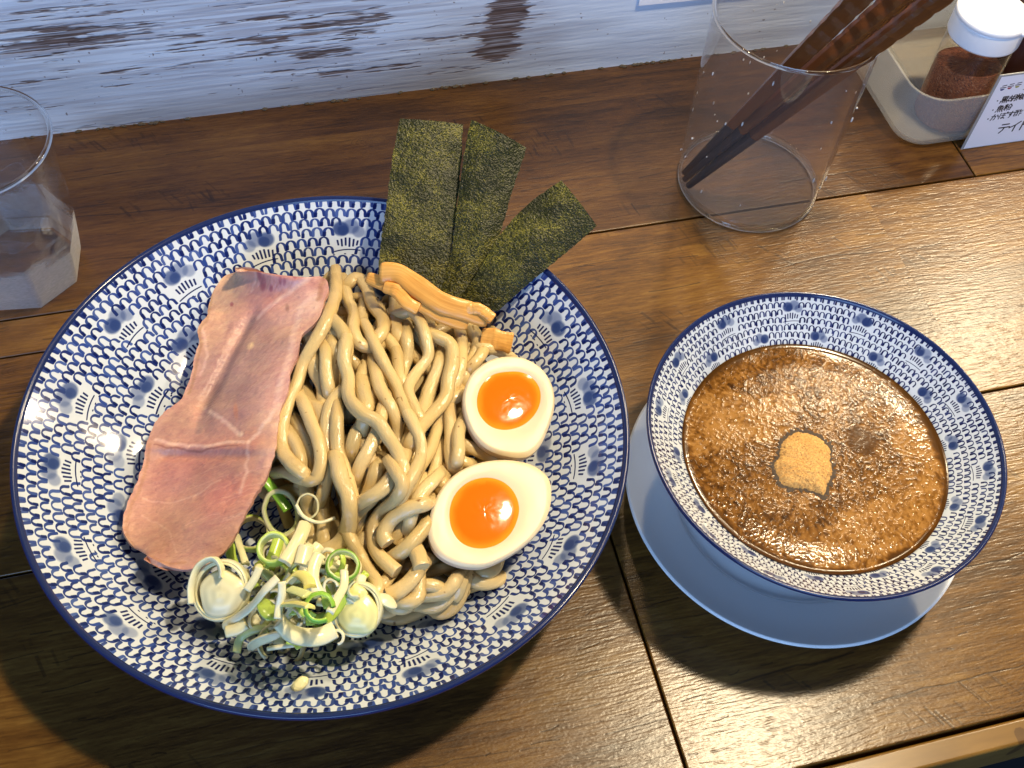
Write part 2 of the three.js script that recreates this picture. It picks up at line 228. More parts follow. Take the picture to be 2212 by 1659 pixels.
// ------------------------------------------------------------------ dipping soup and its spoon of powder
const SOUPY = 0.0468;
{ const W = 1024, M = 0.12, R = rng(17), relief = new Float32Array(W * W), tone = new Float32Array(W * W);
  const bub = []; for (let k = 0; k < 3400; k++) bub.push([R() * W, R() * W, 1.2 + R() * R() * 5.2]);
  for (let j = 0; j < W; j++) for (let i = 0; i < W; i++) {
    const x = i / W * M, y = j / W * M, w1 = fbm(x * 60, y * 60, 3), w2 = fbm(x * 60 + 40, y * 60, 3), X = x + (w1 - 0.5) * 0.02, Y = y + (w2 - 0.5) * 0.02;
    const swirl = fbm(x * 150 + w1 * 2, y * 150 + w2 * 2, 3), fine = fbm(x * 800 + w1 * 5, y * 800 + w2 * 5, 4), line = Math.abs(fbm(X * 130 + 5, Y * 130, 3) - 0.5);
    const rr = Math.hypot(x - M / 2, y - M / 2), pool = sstep(0.008, 0.004, Math.abs(Math.hypot(x - 0.083, y - 0.060) - 0.0) - 0.005 * (w1 - 0.3)), foam = sstep(0.0572, 0.0535, rr + 0.008 * (swirl - 0.5)) * (1 - 0.7 * pool);
    tone[j * W + i] = clamp(0.16 + foam * (0.30 + 0.55 * (swirl - 0.45) + 1.25 * (fine - 0.5) + 0.35 * sstep(0.5, 0.62, fbm(x * 28 + 3, y * 28, 3))) + (line < 0.010 ? 0.18 * foam : 0), 0, 1);
    relief[j * W + i] = foam * (0.22 * swirl + 0.62 * fine + (line < 0.012 ? 0.08 : 0)) + (1 - foam) * 0.42;
  }
  for (const [cx, cy, r] of bub) for (let j = Math.floor(cy - r); j <= cy + r; j++) for (let i = Math.floor(cx - r); i <= cx + r; i++) { if (i < 0 || j < 0 || i >= W || j >= W) continue; const d = Math.hypot(i - cx, j - cy) / r; if (d < 1) { const rr = Math.hypot(i - W / 2, j - W / 2) / W * M; if (rr > 0.052) continue; relief[j * W + i] += 0.22 * Math.sqrt(1 - d * d); if (r < 1.9) tone[j * W + i] -= 0.28; else if (d > 0.75) tone[j * W + i] += 0.10; } }
  const map = dtex(W, W, (i, j) => { const t = tone[j * W + i], c = t < 0.5 ? mixc([0.20, 0.115, 0.03], [0.405, 0.26, 0.09], t * 2) : mixc([0.405, 0.26, 0.09], [0.58, 0.415, 0.21], t * 2 - 1); return c; });
  const bump = dtex(W, W, (i, j) => relief[j * W + i] * 0.8, false);
  const rows = [], NR = 46, NA = 128, RS = 0.0581;
  for (let k = 0; k <= NR; k++) { const row = [], r = RS * k / NR; for (let i = 0; i <= NA; i++) { const a = i / NA * Math.PI * 2, x = Math.cos(a) * r, z = Math.sin(a) * r; const f = sstep(0.054, 0.044, r); row.push(V(x, 0.00022 * f * (fbm((x + 1) * 120, (z + 1) * 120, 3) - 0.4) + 0.0005 * f + 0.0007 * Math.max(0, (r - 0.0562) / 0.002) ** 2, z)); } rows.push(row); }
  const g = gridGeo(rows, { flip: true, uv: (i, j, p) => [p.x / M + 0.5, p.z / M + 0.5] });
  const o = thing('dipping_soup', 'thick brown dipping soup with foam and oily edge in the small bowl', 'soup'); place(o, SM.x, SOUPY, SM.z);
  part('soup_surface', g, phys({ map, bumpMap: bump, bumpScale: 0.00030, roughness: 0.13, specularIntensity: 0.6 }), o);
  // mound of fish powder, soaked dark at its foot
  const c = onH(1737, 1000, SOUPY + 0.003), out = [[1702, 938], [1722, 928], [1752, 932], [1783, 948], [1796, 965], [1797, 992], [1801, 1020], [1790, 1045], [1783, 1070], [1768, 1064], [1740, 1054], [1712, 1052], [1690, 1046], [1678, 1022], [1670, 1000], [1684, 985], [1686, 962]].map(([x, y]) => onH(x, y, SOUPY + 0.002));
  const ang = (p) => Math.atan2(p.z - c.z, p.x - c.x), pr = out.map((p) => [ang(p), Math.hypot(p.x - c.x, p.z - c.z)]).sort((a, b) => a[0] - b[0]);
  const radAt = (a) => { const n = pr.length; for (let i = 0; i < n; i++) { let a0 = pr[i][0], a1 = pr[(i + 1) % n][0], aa = a; if (i === n - 1) { a1 += Math.PI * 2; if (aa < a0) aa += Math.PI * 2; } if (aa >= a0 && aa <= a1) return lerp(pr[i][1], pr[(i + 1) % n][1], (aa - a0) / (a1 - a0 + 1e-9)); } return pr[0][1]; };
  const mound = (grow, top, drop, amp, nr, na, rag = 0.0012) => { const rw = []; for (let k = 0; k <= nr; k++) { const row = [], t = k / nr; for (let i = 0; i <= na; i++) { const a = -Math.PI + (i % na) / na * Math.PI * 2, r = (radAt(a) * grow + (k > nr * 0.6 ? (fbm(a * 30 + 40, 2, 2) - 0.5) * rag : 0)) * t, x = Math.cos(a) * r, z = Math.sin(a) * r, prof = top * Math.pow(Math.max(0, 1 - t ** 3.2), 0.8); row.push(V(c.x - SM.x + x, prof - drop + amp * (fbm((x + 1) * 900, (z + 1) * 900, 3) - 0.5) * 2 + 0.0016 * (fbm((x + 2) * 170, (z + 1) * 170, 2) - 0.5) * (1 - t), c.z - SM.z + z)); } rw.push(row); } return gridGeo(rw, { flip: true, uv: (i, j, p) => [p.x * 18, p.z * 18] }); };
  const pt = dtex(512, 512, (i, j) => { const n = fbm(i / 4, j / 4, 3), s = noise(i / 2.2, j / 2.2), b = fbm(i / 60, j / 60, 2); let q = mixc([0.64, 0.46, 0.24], [0.86, 0.70, 0.44], n + 0.4 * (b - 0.5)); if (s > 0.86) q = mixc(q, [0.22, 0.12, 0.06], 0.85); return q; });
  const po = thing('fish_powder', 'small mound of tan fish powder on the brown soup', 'powder'); place(po, SM.x, SOUPY, SM.z);
  part('soaked_foot', mound(1.2, 0.0016, 0.0001, 0.0004, 24, 120, 0.0034), std({ color: rgb(0.045, 0.028, 0.017), roughness: 0.75 }), po);
  part('dry_powder', mound(1.0, 0.0042, 0.0, 0.0005, 60, 160), std({ map: pt, roughness: 1 }), po);
}

// ------------------------------------------------------------------ what the bowl holds: a height field lets each piece rest on those below
const HF = { x0: -0.135, z0: -0.400, s: 0.00075, nx: 380, nz: 380 }; HF.h = new Float32Array(HF.nx * HF.nz);
const HEAP = { x: 0.029, z: -0.256, a: 0.058, b: 0.090 };
for (let j = 0; j < HF.nz; j++) for (let i = 0; i < HF.nx; i++) { const x = HF.x0 + i * HF.s, z = HF.z0 + j * HF.s, q = ((x - HEAP.x) / HEAP.a) ** 2 + ((z - HEAP.z) / HEAP.b) ** 2; HF.h[j * HF.nx + i] = Math.max(bigY(x, z), q < 1 ? 0.011 + 0.021 * Math.pow(1 - q, 0.6) : 0); }
function hfMax(x, z, r) { const n = Math.max(1, Math.round(r / HF.s)), ci = Math.round((x - HF.x0) / HF.s), cj = Math.round((z - HF.z0) / HF.s); let m = 0; for (let j = -n; j <= n; j++) for (let i = -n; i <= n; i++) { if (i * i + j * j > n * n) continue; const a = ci + i, b = cj + j; if (a < 0 || b < 0 || a >= HF.nx || b >= HF.nz) continue; m = Math.max(m, HF.h[b * HF.nx + a]); } return m; }
function hfStamp(x, y, z, r) { const n = Math.ceil(r / HF.s), ci = Math.round((x - HF.x0) / HF.s), cj = Math.round((z - HF.z0) / HF.s); for (let j = -n; j <= n; j++) for (let i = -n; i <= n; i++) { const d = Math.hypot(i, j) * HF.s; if (d > r) continue; const a = ci + i, b = cj + j; if (a < 0 || b < 0 || a >= HF.nx || b >= HF.nz) continue; const k = b * HF.nx + a; HF.h[k] = Math.max(HF.h[k], y + Math.sqrt(r * r - d * d)); } }
const restOn = (x, y, lift = 0.0, r = 0.001) => { let h = 0.045, p; for (let k = 0; k < 6; k++) { p = onH(x, y, h); h = lerp(h, hfMax(p.x, p.z, r) + lift, 0.7); } return onH(x, y, h); };
function smoothArr(a, w, n) { for (let k = 0; k < n; k++) { const b = a.slice(); for (let i = 0; i < a.length; i++) { let s = 0, c = 0; for (let j = -w; j <= w; j++) { const q = b[clamp(i + j, 0, a.length - 1)]; s += q; c++; } a[i] = s / c; } } return a; }

// ---- noodles
const noodleMap = dtex(512, 512, (i, j) => { const n = fbm(i / 20, j / 50, 3), s = noise(i / 5, j / 7), b = fbm(i / 90, j / 90 + 5, 2); let c = mixc([0.70, 0.60, 0.395], [0.845, 0.755, 0.56], clamp(0.7 * n + 0.6 * b - 0.05, 0, 1)); if (s > 0.945 && noise(i / 30, j / 30) > 0.45) c = mixc(c, [0.42, 0.29, 0.15], 0.35 + 0.5 * noise(i, j)); return c; });
const noodleBump = dtex(512, 512, (i, j) => 0.5 + 0.45 * (fbm(i / 10, j / 18, 3) - 0.5) + 0.35 * (noise(i / 3.5, j / 4) - 0.5), false); noodleBump.repeat.set(5, 2.2);
const noodleMats = [rgb(1, 1, 1), rgb(0.95, 0.93, 0.88), rgb(1.0, 0.97, 0.93)].map((color) => phys({ map: noodleMap, bumpMap: noodleBump, bumpScale: 0.00022, color, roughness: 0.23, specularIntensity: 0.9 }));
const nrand = rng(404);
function noodleGeo(pts, r, seed, cutEnds = true) {
  const curve = new THREE.CatmullRomCurve3(pts), L = curve.getLength(), n = Math.max(8, Math.round(L / 0.0011)), rad = 12, fr = curve.computeFrenetFrames(n, false), rows = [];
  let twist = nrand() * 6; const flat = 0.84 + 0.12 * nrand(), tr = (nrand() - 0.5) * 60;
  const up = V(0, 1, 0), cp = curve.getSpacedPoints(n);
  for (let k = 0; k <= n; k++) {
    const t = fr.tangents[k], b = V().crossVectors(t, up); if (b.lengthSq() < 1e-6) b.set(1, 0, 0); b.normalize(); const u = V().crossVectors(b, t).normalize();
    const s = k / n * L, rr = r * (0.93 + 0.16 * fbm(s * 160 + seed * 3.1, seed, 2)), row = [], tw = twist + 0.9 * Math.sin(s * (45 + tr) + seed);
    for (let i = 0; i < rad; i++) { const a = i / rad * Math.PI * 2 + tw, sq = 1 / Math.pow(Math.abs(Math.cos(a - tw)) ** 3.0 + Math.abs(Math.sin(a - tw)) ** 3.0, 1 / 3.0), q = rr * sq * 0.95; row.push(cp[k].clone().addScaledVector(b, Math.cos(a) * q * (Math.abs(Math.cos(tw)) * (1 - flat) + 1)).addScaledVector(u, Math.sin(a) * q * flat)); }
    row.push(row[0].clone()); rows.push(row);
  }
  if (cutEnds) for (const e of [rows.length - 1, 0]) { const c = cp[e === 0 ? 0 : n], add = rows[e].map((p) => c.clone().lerp(p, 0.02)), edge = rows[e].map((p) => c.clone().lerp(p, 0.9)); if (e === 0) { rows.unshift(edge); rows.unshift(add); } else { rows.push(edge); rows.push(add); } }
  return gridGeo(rows, { flip: true, uv: (i, j) => [i / rad * 0.055 * 1.2 + seed * 0.13, j * 0.0011 * 5 + seed * 0.37] });
}
let noodleCount = 0;
// what lies on the heap keeps the strands under it down: outlines read in the photograph
const pixOf = (p) => { const q = p.clone().project(camera); return [(q.x + 1) / 2 * PH[0], (1 - q.y) / 2 * PH[1]]; };
const inPoly = (x, y, P) => { let c = false; for (let i = 0, j = P.length - 1; i < P.length; j = i++) if ((P[i][1] > y) !== (P[j][1] > y) && x < (P[j][0] - P[i][0]) * (y - P[i][1]) / (P[j][1] - P[i][1]) + P[i][0]) c = !c; return c; };
const PORK = [[509, 588], [653, 594], [711, 600], [712, 640], [690, 684], [655, 715], [640, 770], [622, 840], [604, 900], [594, 985], [570, 1045], [530, 1110], [440, 1225], [330, 1215], [265, 1140], [330, 900], [450, 650]];
const EGGS = [[[1100, 768], [1055, 778], [1020, 806], [1002, 850], [1004, 890], [1022, 936], [1052, 968], [1095, 990], [1145, 992], [1190, 925], [1199, 860], [1172, 796]], [[1075, 992], [1020, 1002], [975, 1028], [940, 1075], [926, 1130], [930, 1175], [950, 1210], [1000, 1235], [1050, 1235], [1130, 1190], [1186, 1105], [1192, 1050], [1150, 1000]]];
const lidAt = (p) => { const [x, y] = pixOf(p); if (inPoly(x, y, PORK)) return 0.0345; for (const e of EGGS) if (inPoly(x, y, e)) { let m = 1e9; for (const q of e) m = Math.min(m, Math.hypot(q[0] - x, q[1] - y)); return m > 45 ? 0.0285 : 0.0315; } return 1; };
function layNoodle(samples, fixed, r, label, group, ends = [1, 1]) {       // samples: Vector3 (x, z known) or photo pixels
  const n = samples.length, h = [];
  const P = samples.map((s) => (fixed ? s.clone() : onH(s[0], s[1], 0.05)));
  for (let it = 0; it < 4; it++) { for (let i = 0; i < n; i++) { const q = hfMax(P[i].x, P[i].z, r * 0.75) + r * 0.80; h[i] = q; }
    const raw = h.slice(); smoothArr(h, 4, 2); for (let i = 0; i < n; i++) h[i] = Math.max(h[i], raw[i] - r * 0.7); smoothArr(h, 3, 1); if (it > 0) { for (let i = 0; i < n; i++) h[i] = Math.min(h[i], lidAt(P[i])); smoothArr(h, 2, 1); for (let i = 0; i < n; i++) h[i] = Math.min(h[i], lidAt(P[i])); }
    if (!fixed) for (let i = 0; i < n; i++) P[i].copy(onH(samples[i][0], samples[i][1], h[i])); else for (let i = 0; i < n; i++) P[i].y = h[i]; }
  // loose ends dive back into the heap
  if (ends[0] || ends[1]) { for (let i = 0; i < n; i++) { const a = ends[0] ? Math.max(0, 1 - i / 7) : 0, b = ends[1] ? Math.max(0, 1 - (n - 1 - i) / 7) : 0, d = 0.0075 * (a * a + b * b); h[i] -= d; if (fixed) P[i].y = h[i]; else P[i].copy(onH(samples[i][0], samples[i][1], h[i])); } }
  for (const p of P) hfStamp(p.x, p.y, p.z, r * 0.97);
  const ctrl = P.filter((_, i) => i % 2 === 0 || i === n - 1);
  noodleCount++;
  return solo('noodle', noodleGeo(ctrl, r, noodleCount), noodleMats[noodleCount % 3], label, 'noodle', group);
}
const NLAB = 'thick pale wheat noodle tangled in the heap', NGRP = 'noodles heaped in the large bowl';
function pathSamples(pts, step = 7) { const c = new THREE.CatmullRomCurve3(pts.map(([x, y]) => V(x, y, 0)), false, 'centripetal'); const n = Math.max(6, Math.round(c.getLength() / step)); return c.getSpacedPoints(n).map((p) => [p.x, p.y]); }
// strands lower in the heap
{ const R = rng(88);
  for (let k = 0; k < 84; k++) {
    let x, z; do { x = HEAP.x + (R() * 2 - 1) * HEAP.a * 0.95; z = HEAP.z + (R() * 2 - 1) * HEAP.b * 0.95; } while (((x - HEAP.x) / HEAP.a) ** 2 + ((z - HEAP.z) / HEAP.b) ** 2 > 0.92);
    let dir = Math.PI / 2 + (R() - 0.5) * 1.5 + (R() < 0.5 ? Math.PI : 0); const out = [], bend = (R() - 0.5) * 0.5; let turn = 0;
    for (let q = 0; q < 44; q++) { out.push(V(x, 0, z)); turn = turn * 0.8 + (R() - 0.5) * 0.16 + bend * 0.03; dir += turn; const e = ((x - HEAP.x) / HEAP.a) ** 2 + ((z - HEAP.z) / HEAP.b) ** 2; if (e > 0.85) { const tc = Math.atan2(HEAP.z - z, HEAP.x - x); let dd = tc - dir; dd = Math.atan2(Math.sin(dd), Math.cos(dd)); dir += dd * 0.16; } if (e > 1.12) break; x += Math.cos(dir) * 0.0017; z += Math.sin(dir) * 0.0017; }
    if (out.length > 10) layNoodle(out, true, 0.0024 + R() * 0.0004, NLAB, NGRP);
  }
}
// strands one can follow in the photograph, lowest first (photo pixels; A and B are the two enlargements they were read from)
const A = (p) => p.map(([x, y]) => [575.1 + x * 0.3, 575.1 + y * 0.3]), B = (p) => p.map(([x, y]) => [353.9 + x * 0.28, 973.3 + y * 0.28]);
const strands = [
  A([[440, 100], [470, 70], [520, 80]]), A([[620, 230], [700, 225], [790, 270], [820, 330]]), A([[700, 330], [690, 430], [760, 480]]), A([[1180, 330], [1230, 360], [1290, 420]]),
  A([[1240, 470], [1300, 440], [1360, 470]]), A([[1420, 450], [1455, 560], [1440, 660]]), A([[1490, 470], [1530, 540], [1500, 640], [1440, 760], [1420, 800]]), A([[1600, 520], [1545, 640], [1480, 720]]), A([[1590, 590], [1660, 600], [1730, 640]]),
  A([[1140, 340], [1180, 420], [1180, 500]]), A([[930, 290], [930, 400], [950, 530]]), A([[300, 480], [330, 560], [300, 640], [280, 720]]), A([[480, 560], [500, 640], [490, 760], [480, 900]]), A([[340, 640], [350, 760], [400, 860], [410, 1000], [430, 1080]]),
  A([[720, 680], [690, 800], [650, 930], [620, 1020]]), A([[430, 640], [430, 760], [450, 900]]), A([[1400, 1270], [1480, 1310], [1560, 1350], [1620, 1390]]), A([[1390, 1390], [1450, 1420], [1510, 1420]]),
  A([[160, 1060], [220, 1130], [290, 1240], [320, 1380], [340, 1500]]), A([[150, 1180], [200, 1260], [240, 1360], [260, 1450]]), A([[800, 900], [740, 1000], [700, 1120], [640, 1220], [610, 1350]]), A([[700, 900], [720, 1010], [700, 1130]]),
  A([[850, 1000], [800, 1180], [740, 1320], [680, 1430], [640, 1540]]), A([[1010, 500], [1015, 640], [980, 760], [960, 860]]), A([[1240, 1350], [1210, 1480], [1160, 1600], [1130, 1690]]), A([[1310, 1440], [1260, 1580], [1220, 1680]]),
  B([[1650, 130], [1600, 280], [1540, 420], [1480, 560]]), B([[1100, 300], [1110, 420], [1150, 560], [1150, 700]]), B([[1980, 900], [1900, 1010], [1800, 1090], [1720, 1120]]), B([[1640, 620], [1530, 700], [1520, 800]]), B([[1860, 700], [1780, 900], [1690, 1040]]), B([[1920, 720], [1960, 800], [1990, 900]]), B([[1300, 560], [1310, 640], [1330, 720]]),
  B([[2080, 480], [1990, 620], [1860, 760], [1720, 850]]), B([[1850, 560], [1800, 640], [1750, 700]]), B([[1260, 180], [1220, 400], [1235, 600], [1225, 740]]), B([[1700, 250], [1600, 370], [1500, 470], [1440, 560]]), B([[1960, 280], [1900, 400], [1840, 480]]), B([[2090, 220], [1990, 330], [1930, 440], [1900, 540]]),
  A([[870, 520], [930, 600], [950, 700], [960, 800], [1010, 900]]), A([[770, 620], [790, 760], [830, 900], [900, 1020], [940, 1150], [950, 1300], [930, 1450], [860, 1560], [760, 1660]]), A([[1260, 640], [1230, 760], [1180, 880], [1140, 1000], [1100, 1120], [1060, 1230]]),
  A([[470, 370], [540, 450], [580, 560], [570, 700]]), A([[270, 870], [330, 1000], [400, 1060], [410, 1180]]), A([[1370, 400], [1405, 520], [1405, 640], [1380, 780], [1320, 900], [1240, 1000]]), A([[1420, 910], [1330, 970], [1270, 1080], [1220, 1200], [1180, 1320], [1090, 1470], [1040, 1600]]),
  A([[1320, 1050], [1330, 1200], [1330, 1350], [1350, 1480], [1335, 1570]]), A([[1430, 1080], [1385, 1200], [1385, 1330], [1370, 1420]]), A([[560, 880], [480, 980], [440, 1100], [430, 1250], [455, 1400], [430, 1560], [395, 1680]]), A([[510, 1050], [510, 1200], [520, 1350], [565, 1480], [600, 1600], [620, 1690]]),
  A([[1050, 1200], [1000, 1350], [930, 1480], [840, 1600], [700, 1690]]), A([[1180, 490], [1260, 520], [1330, 570], [1340, 700], [1310, 830], [1290, 950], [1200, 1060], [1110, 1160], [1050, 1260]]),
  A([[270, 990], [320, 1120], [365, 1230], [390, 1340], [390, 1440], [345, 1540], [250, 1530], [140, 1480], [40, 1490]]), A([[980, 340], [1045, 325], [1110, 400], [1150, 520], [1165, 650], [1080, 770], [1020, 880], [1050, 990], [1090, 1070]]),
  A([[560, 130], [595, 260], [630, 340], [625, 450], [650, 530], [710, 580], [760, 575]]), A([[600, 120], [650, 75], [715, 140], [765, 280], [840, 380], [840, 460], [800, 520]]),
  B([[1340, 100], [1370, 230], [1425, 360], [1435, 500], [1410, 640], [1320, 740], [1190, 790], [1110, 850]]), B([[1440, 680], [1500, 790], [1580, 920], [1650, 1040], [1630, 1110]]),
  A([[500, 70], [500, 190], [440, 380], [340, 560], [265, 700], [220, 850], [150, 1010], [110, 1180], [120, 1320], [180, 1420], [250, 1480]]),
  A([[570, 570], [560, 680], [590, 800], [600, 950], [690, 1060], [800, 1120], [870, 1220], [935, 1320], [975, 1430], [990, 1530], [950, 1640], [900, 1720]]),
  A([[740, 480], [800, 600], [860, 720], [930, 850], [985, 1000], [1050, 1120], [1110, 1260], [1110, 1380], [1060, 1500], [1000, 1610], [960, 1700]]),
  B([[1780, 150], [1840, 260], [1780, 380], [1665, 480], [1610, 620], [1640, 780], [1720, 870], [1800, 935]]), B([[2240, 240], [2060, 390], [1880, 450], [1750, 540], [1695, 660], [1730, 720]]),
];
const SPECIAL = { 58: 'long noodle running down along the edge of the pork', 52: 'noodle hooking back beside the green spring onion leaf', 59: 'wavy noodle crossing over the middle of the heap', 60: 'longest noodle lying on top of the heap from hook to foot', 61: 'noodle snaking to a cut end between egg and spring onion', 62: 'noodle curling over from the lower egg half', 56: 'noodle bending down onto the spring onion pile', 57: 'noodle reaching out over the yellow cut spring onion', 55: 'noodle looping at the heap top beside the bamboo shoots', 54: 'noodle making a U bend near the heap top', 53: 'noodle arching out under the bamboo shoots', 28: 'noodle sagging onto the printed bowl at the heap foot', 31: 'square cut noodle end under the lower egg half' };
const FREE = new Map([[28, [1, 0]], [31, [1, 0]], [34, [1, 0]], [57, [1, 0]], [61, [1, 0]], [62, [0, 0]], [38, [1, 1]]]);
strands.forEach((s, i) => { const e = FREE.get(i) || [1, 1], n = s.length; const ext = (a, b, d) => { const l = Math.hypot(a[0] - b[0], a[1] - b[1]); return [a[0] + (a[0] - b[0]) / l * d, a[1] + (a[1] - b[1]) / l * d]; }; const q = s.slice(); if (e[0]) q.unshift(ext(s[0], s[1], 26)); if (e[1]) q.push(ext(s[n - 1], s[n - 2], 26)); layNoodle(pathSamples(q), false, 0.00256 + nrand() * 0.0005, SPECIAL[i] || NLAB, NGRP, e); });

// ---- sheets traced in the photograph, given a height of their own, thickness and a frayed edge
function sheet(leftPts, rightPts, heightAt, thick, nu, nv, { fray = 0, uvScale = 1, seed = 1 } = {}) {
  const cl = new THREE.CatmullRomCurve3(leftPts.map(([x, y]) => V(x, y, 0)), false, 'centripetal').getSpacedPoints(nv), cr = new THREE.CatmullRomCurve3(rightPts.map(([x, y]) => V(x, y, 0)), false, 'centripetal').getSpacedPoints(nv);
  const top = [];
  for (let j = 0; j <= nv; j++) { const row = []; for (let i = 0; i <= nu; i++) { let u = i / nu; if (fray) { if (i === 0) u -= fray * (fbm(j * 0.7, seed, 3) - 0.5); if (i === nu) u += fray * (fbm(j * 0.7 + 90, seed, 3) - 0.5); } const x = lerp(cl[j].x, cr[j].x, u), y = lerp(cl[j].y, cr[j].y, u) + (fray && (j === 0 || j === nv) ? fray * 60 * (fbm(i * 0.9, seed + 7, 3) - 0.5) : 0); row.push(heightAt(x, y, u, j / nv)); } top.push(row); }
  const gt = gridGeo(top, { flip: true }), nr = gt.attributes.normal, w = nu + 1; let sgn = 0; for (let i = 0; i < nr.count; i++) sgn += nr.getY(i); sgn = Math.sign(sgn);
  const bot = top.map((r, j) => r.map((p, i) => p.clone().addScaledVector(V(nr.getX(j * w + i), nr.getY(j * w + i), nr.getZ(j * w + i)), -thick * sgn)));
  const rows = []; for (let j = 0; j <= nv; j++) rows.push([...top[j], ...bot[j].slice().reverse()]);
  const uvf = (i, j, p) => [p.x * uvScale, p.z * uvScale];
  const g1 = gridGeo(top, { flip: true, uv: uvf }), g2 = gridGeo(bot, { flip: false, uv: uvf });
  const edge = [], ring = (rw) => [...rw[0], ...rw.slice(1, -1).map((r) => r[nu]), ...rw[nv].slice().reverse(), ...rw.slice(1, -1).reverse().map((r) => r[0]), rw[0][0]];
  const a = ring(top), b = ring(bot), mid = a.map((p, i) => p.clone().lerp(b[i], 0.5)); edge.push(a.map((p) => p.clone()), mid, b.map((p) => p.clone()));
  const g3 = gridGeo(edge, { uv: uvf, flip: false });
  const g = mergeGeometries([g1, g2, g3]); return g;
}
// ---- slice of pork, draped from the bowl's wall over the noodles
{ const left = [[509, 588], [485, 596], [472, 611], [459, 632], [452, 656], [446, 684], [434, 697], [426, 713], [430, 735], [420, 771], [413, 807], [402, 838], [392, 862], [372, 878], [354, 890], [342, 904], [332, 918], [319, 950], [311, 990], [296, 1040], [276, 1085], [265, 1130], [270, 1156], [290, 1182], [318, 1200]];
  const right = [[509, 588], [545, 586], [605, 594], [653, 598], [701, 600], [711, 620], [699, 656], [692, 684], [670, 708], [653, 723], [644, 761], [629, 800], [620, 852], [605, 886], [600, 929], [592, 985], [576, 1030], [556, 1062], [530, 1110], [500, 1170], [470, 1205], [440, 1222], [405, 1230], [370, 1226], [340, 1212], [318, 1200]];
  const shape = (x, y, u, t) => { let h = 0.04, p; for (let k = 0; k < 8; k++) { p = onH(x, y, h);
      const wall = bigY(p.x, p.z) + 0.0035, side = lerp(0.030, 0.0505, sstep(0.0, 1.0, u)) - 0.010 * sstep(0.55, 1, t) ; const df = (wall - side) / 0.03, kk = Math.max(0, 1 - Math.abs(df)); let q = Math.max(wall, side) + kk * kk * 0.0075;
      const fold = Math.exp(-(((x - lerp(545, 440, clamp((y - 680) / 200, 0, 1))) / 16) ** 2)) * sstep(640, 720, y) * (1 - sstep(880, 960, y)); q -= 0.0032 * fold;
      q += 0.0016 * (fbm(p.x * 50 + 4, p.z * 50 + 9, 3) - 0.5) * 2; q += 0.0012 * Math.exp(-(((y - 966) / 14) ** 2)) ; q -= 0.0015 * Math.exp(-(((y - 985) / 10) ** 2)) * sstep(0.05, 0.2, u) * (1 - sstep(0.7, 0.95, u)); h = q; } return onH(x, y, h); };
  const geo = sheet(left, right, shape, 0.0021, 60, 130, { fray: 0.022, uvScale: 1, seed: 5 });
  const X0 = -0.115, X1 = 0.03, Z0 = -0.365, Z1 = -0.165, W = 1024, H = 1408, [c, g] = canvas(W, H), R = rng(6);
  const at = (x, y) => { const p = onH(x, y, 0.037); return [(p.x - X0) / (X1 - X0) * W, (p.z - Z0) / (Z1 - Z0) * H]; };
  g.fillStyle = 'rgb(194,140,120)'; g.fillRect(0, 0, W, H);
  const blob = (x, y, rx, ry, col, a, rot = 0) => { const [u, v] = at(x, y); g.save(); g.translate(u, v); g.rotate(rot); g.scale(rx, ry); const gr = g.createRadialGradient(0, 0, 0, 0, 0, 1); gr.addColorStop(0, `rgba(${col},${a})`); gr.addColorStop(0.55, `rgba(${col},${a * 0.75})`); gr.addColorStop(1, `rgba(${col},0)`); g.fillStyle = gr; g.fillRect(-1, -1, 2, 2); g.restore(); };
  const line = (pts0, w, col, a) => { const sd = R() * 50, pts = new THREE.CatmullRomCurve3(pts0.map(([x, y]) => V(x, y, 0))).getSpacedPoints(46).map((p, i) => [p.x + 9 * (fbm(i * 0.16 + sd, sd, 3) - 0.5), p.y + 9 * (fbm(i * 0.16 + sd + 30, sd, 3) - 0.5)]); g.strokeStyle = `rgba(${col},${a})`; g.lineCap = 'round'; g.lineJoin = 'round'; for (let q = 0; q < 7; q++) { g.lineWidth = Math.max(1, w * (1.9 - q * 0.27)); g.globalAlpha = 0.24; g.beginPath(); pts.forEach(([x, y], k) => { const [u, v] = at(x, y); k ? g.lineTo(u, v) : g.moveTo(u, v); }); g.stroke(); } g.globalAlpha = 1; };
  blob(600, 880, 60, 330, '232,196,166', 0.55, 0.2); blob(668, 690, 60, 90, '238,212,184', 0.8); blob(500, 800, 70, 330, '158,118,110', 0.55, 0.45); blob(470, 1000, 240, 60, '176,104,96', 0.5); blob(520, 620, 260, 120, '196,152,116', 0.8); blob(455, 700, 120, 260, '198,150,118', 0.8); blob(600, 650, 170, 120, '196,124,114', 0.7); blob(560, 780, 190, 260, '186,138,124', 0.8); blob(500, 830, 150, 260, '166,124,112', 0.7); blob(430, 1050, 260, 260, '192,122,108', 0.8); blob(490, 1090, 110, 80, '212,116,102', 0.6); blob(330, 1130, 190, 150, '198,140,112', 0.7); blob(640, 700, 90, 130, '228,176,150', 0.8); blob(410, 990, 150, 60, '196,120,112', 0.6); blob(600, 870, 90, 200, '214,160,140', 0.7);
  // fibres
  for (let k = 0; k < 2600; k++) { const x = 265 + R() * 450, y = 585 + R() * 650, l = 4 + R() * 16, an = -0.75 + (R() - 0.5) * 0.5 + (y > 960 ? 0.8 : 0); const [u, v] = at(x, y); g.strokeStyle = R() < 0.55 ? `rgba(232,188,168,${0.05 + 0.1 * R()})` : `rgba(150,90,84,${0.04 + 0.09 * R()})`; g.lineWidth = 1 + R() * 2; g.beginPath(); g.moveTo(u, v); g.lineTo(u + Math.cos(an) * l * 2, v + Math.sin(an) * l * 2); g.stroke(); }
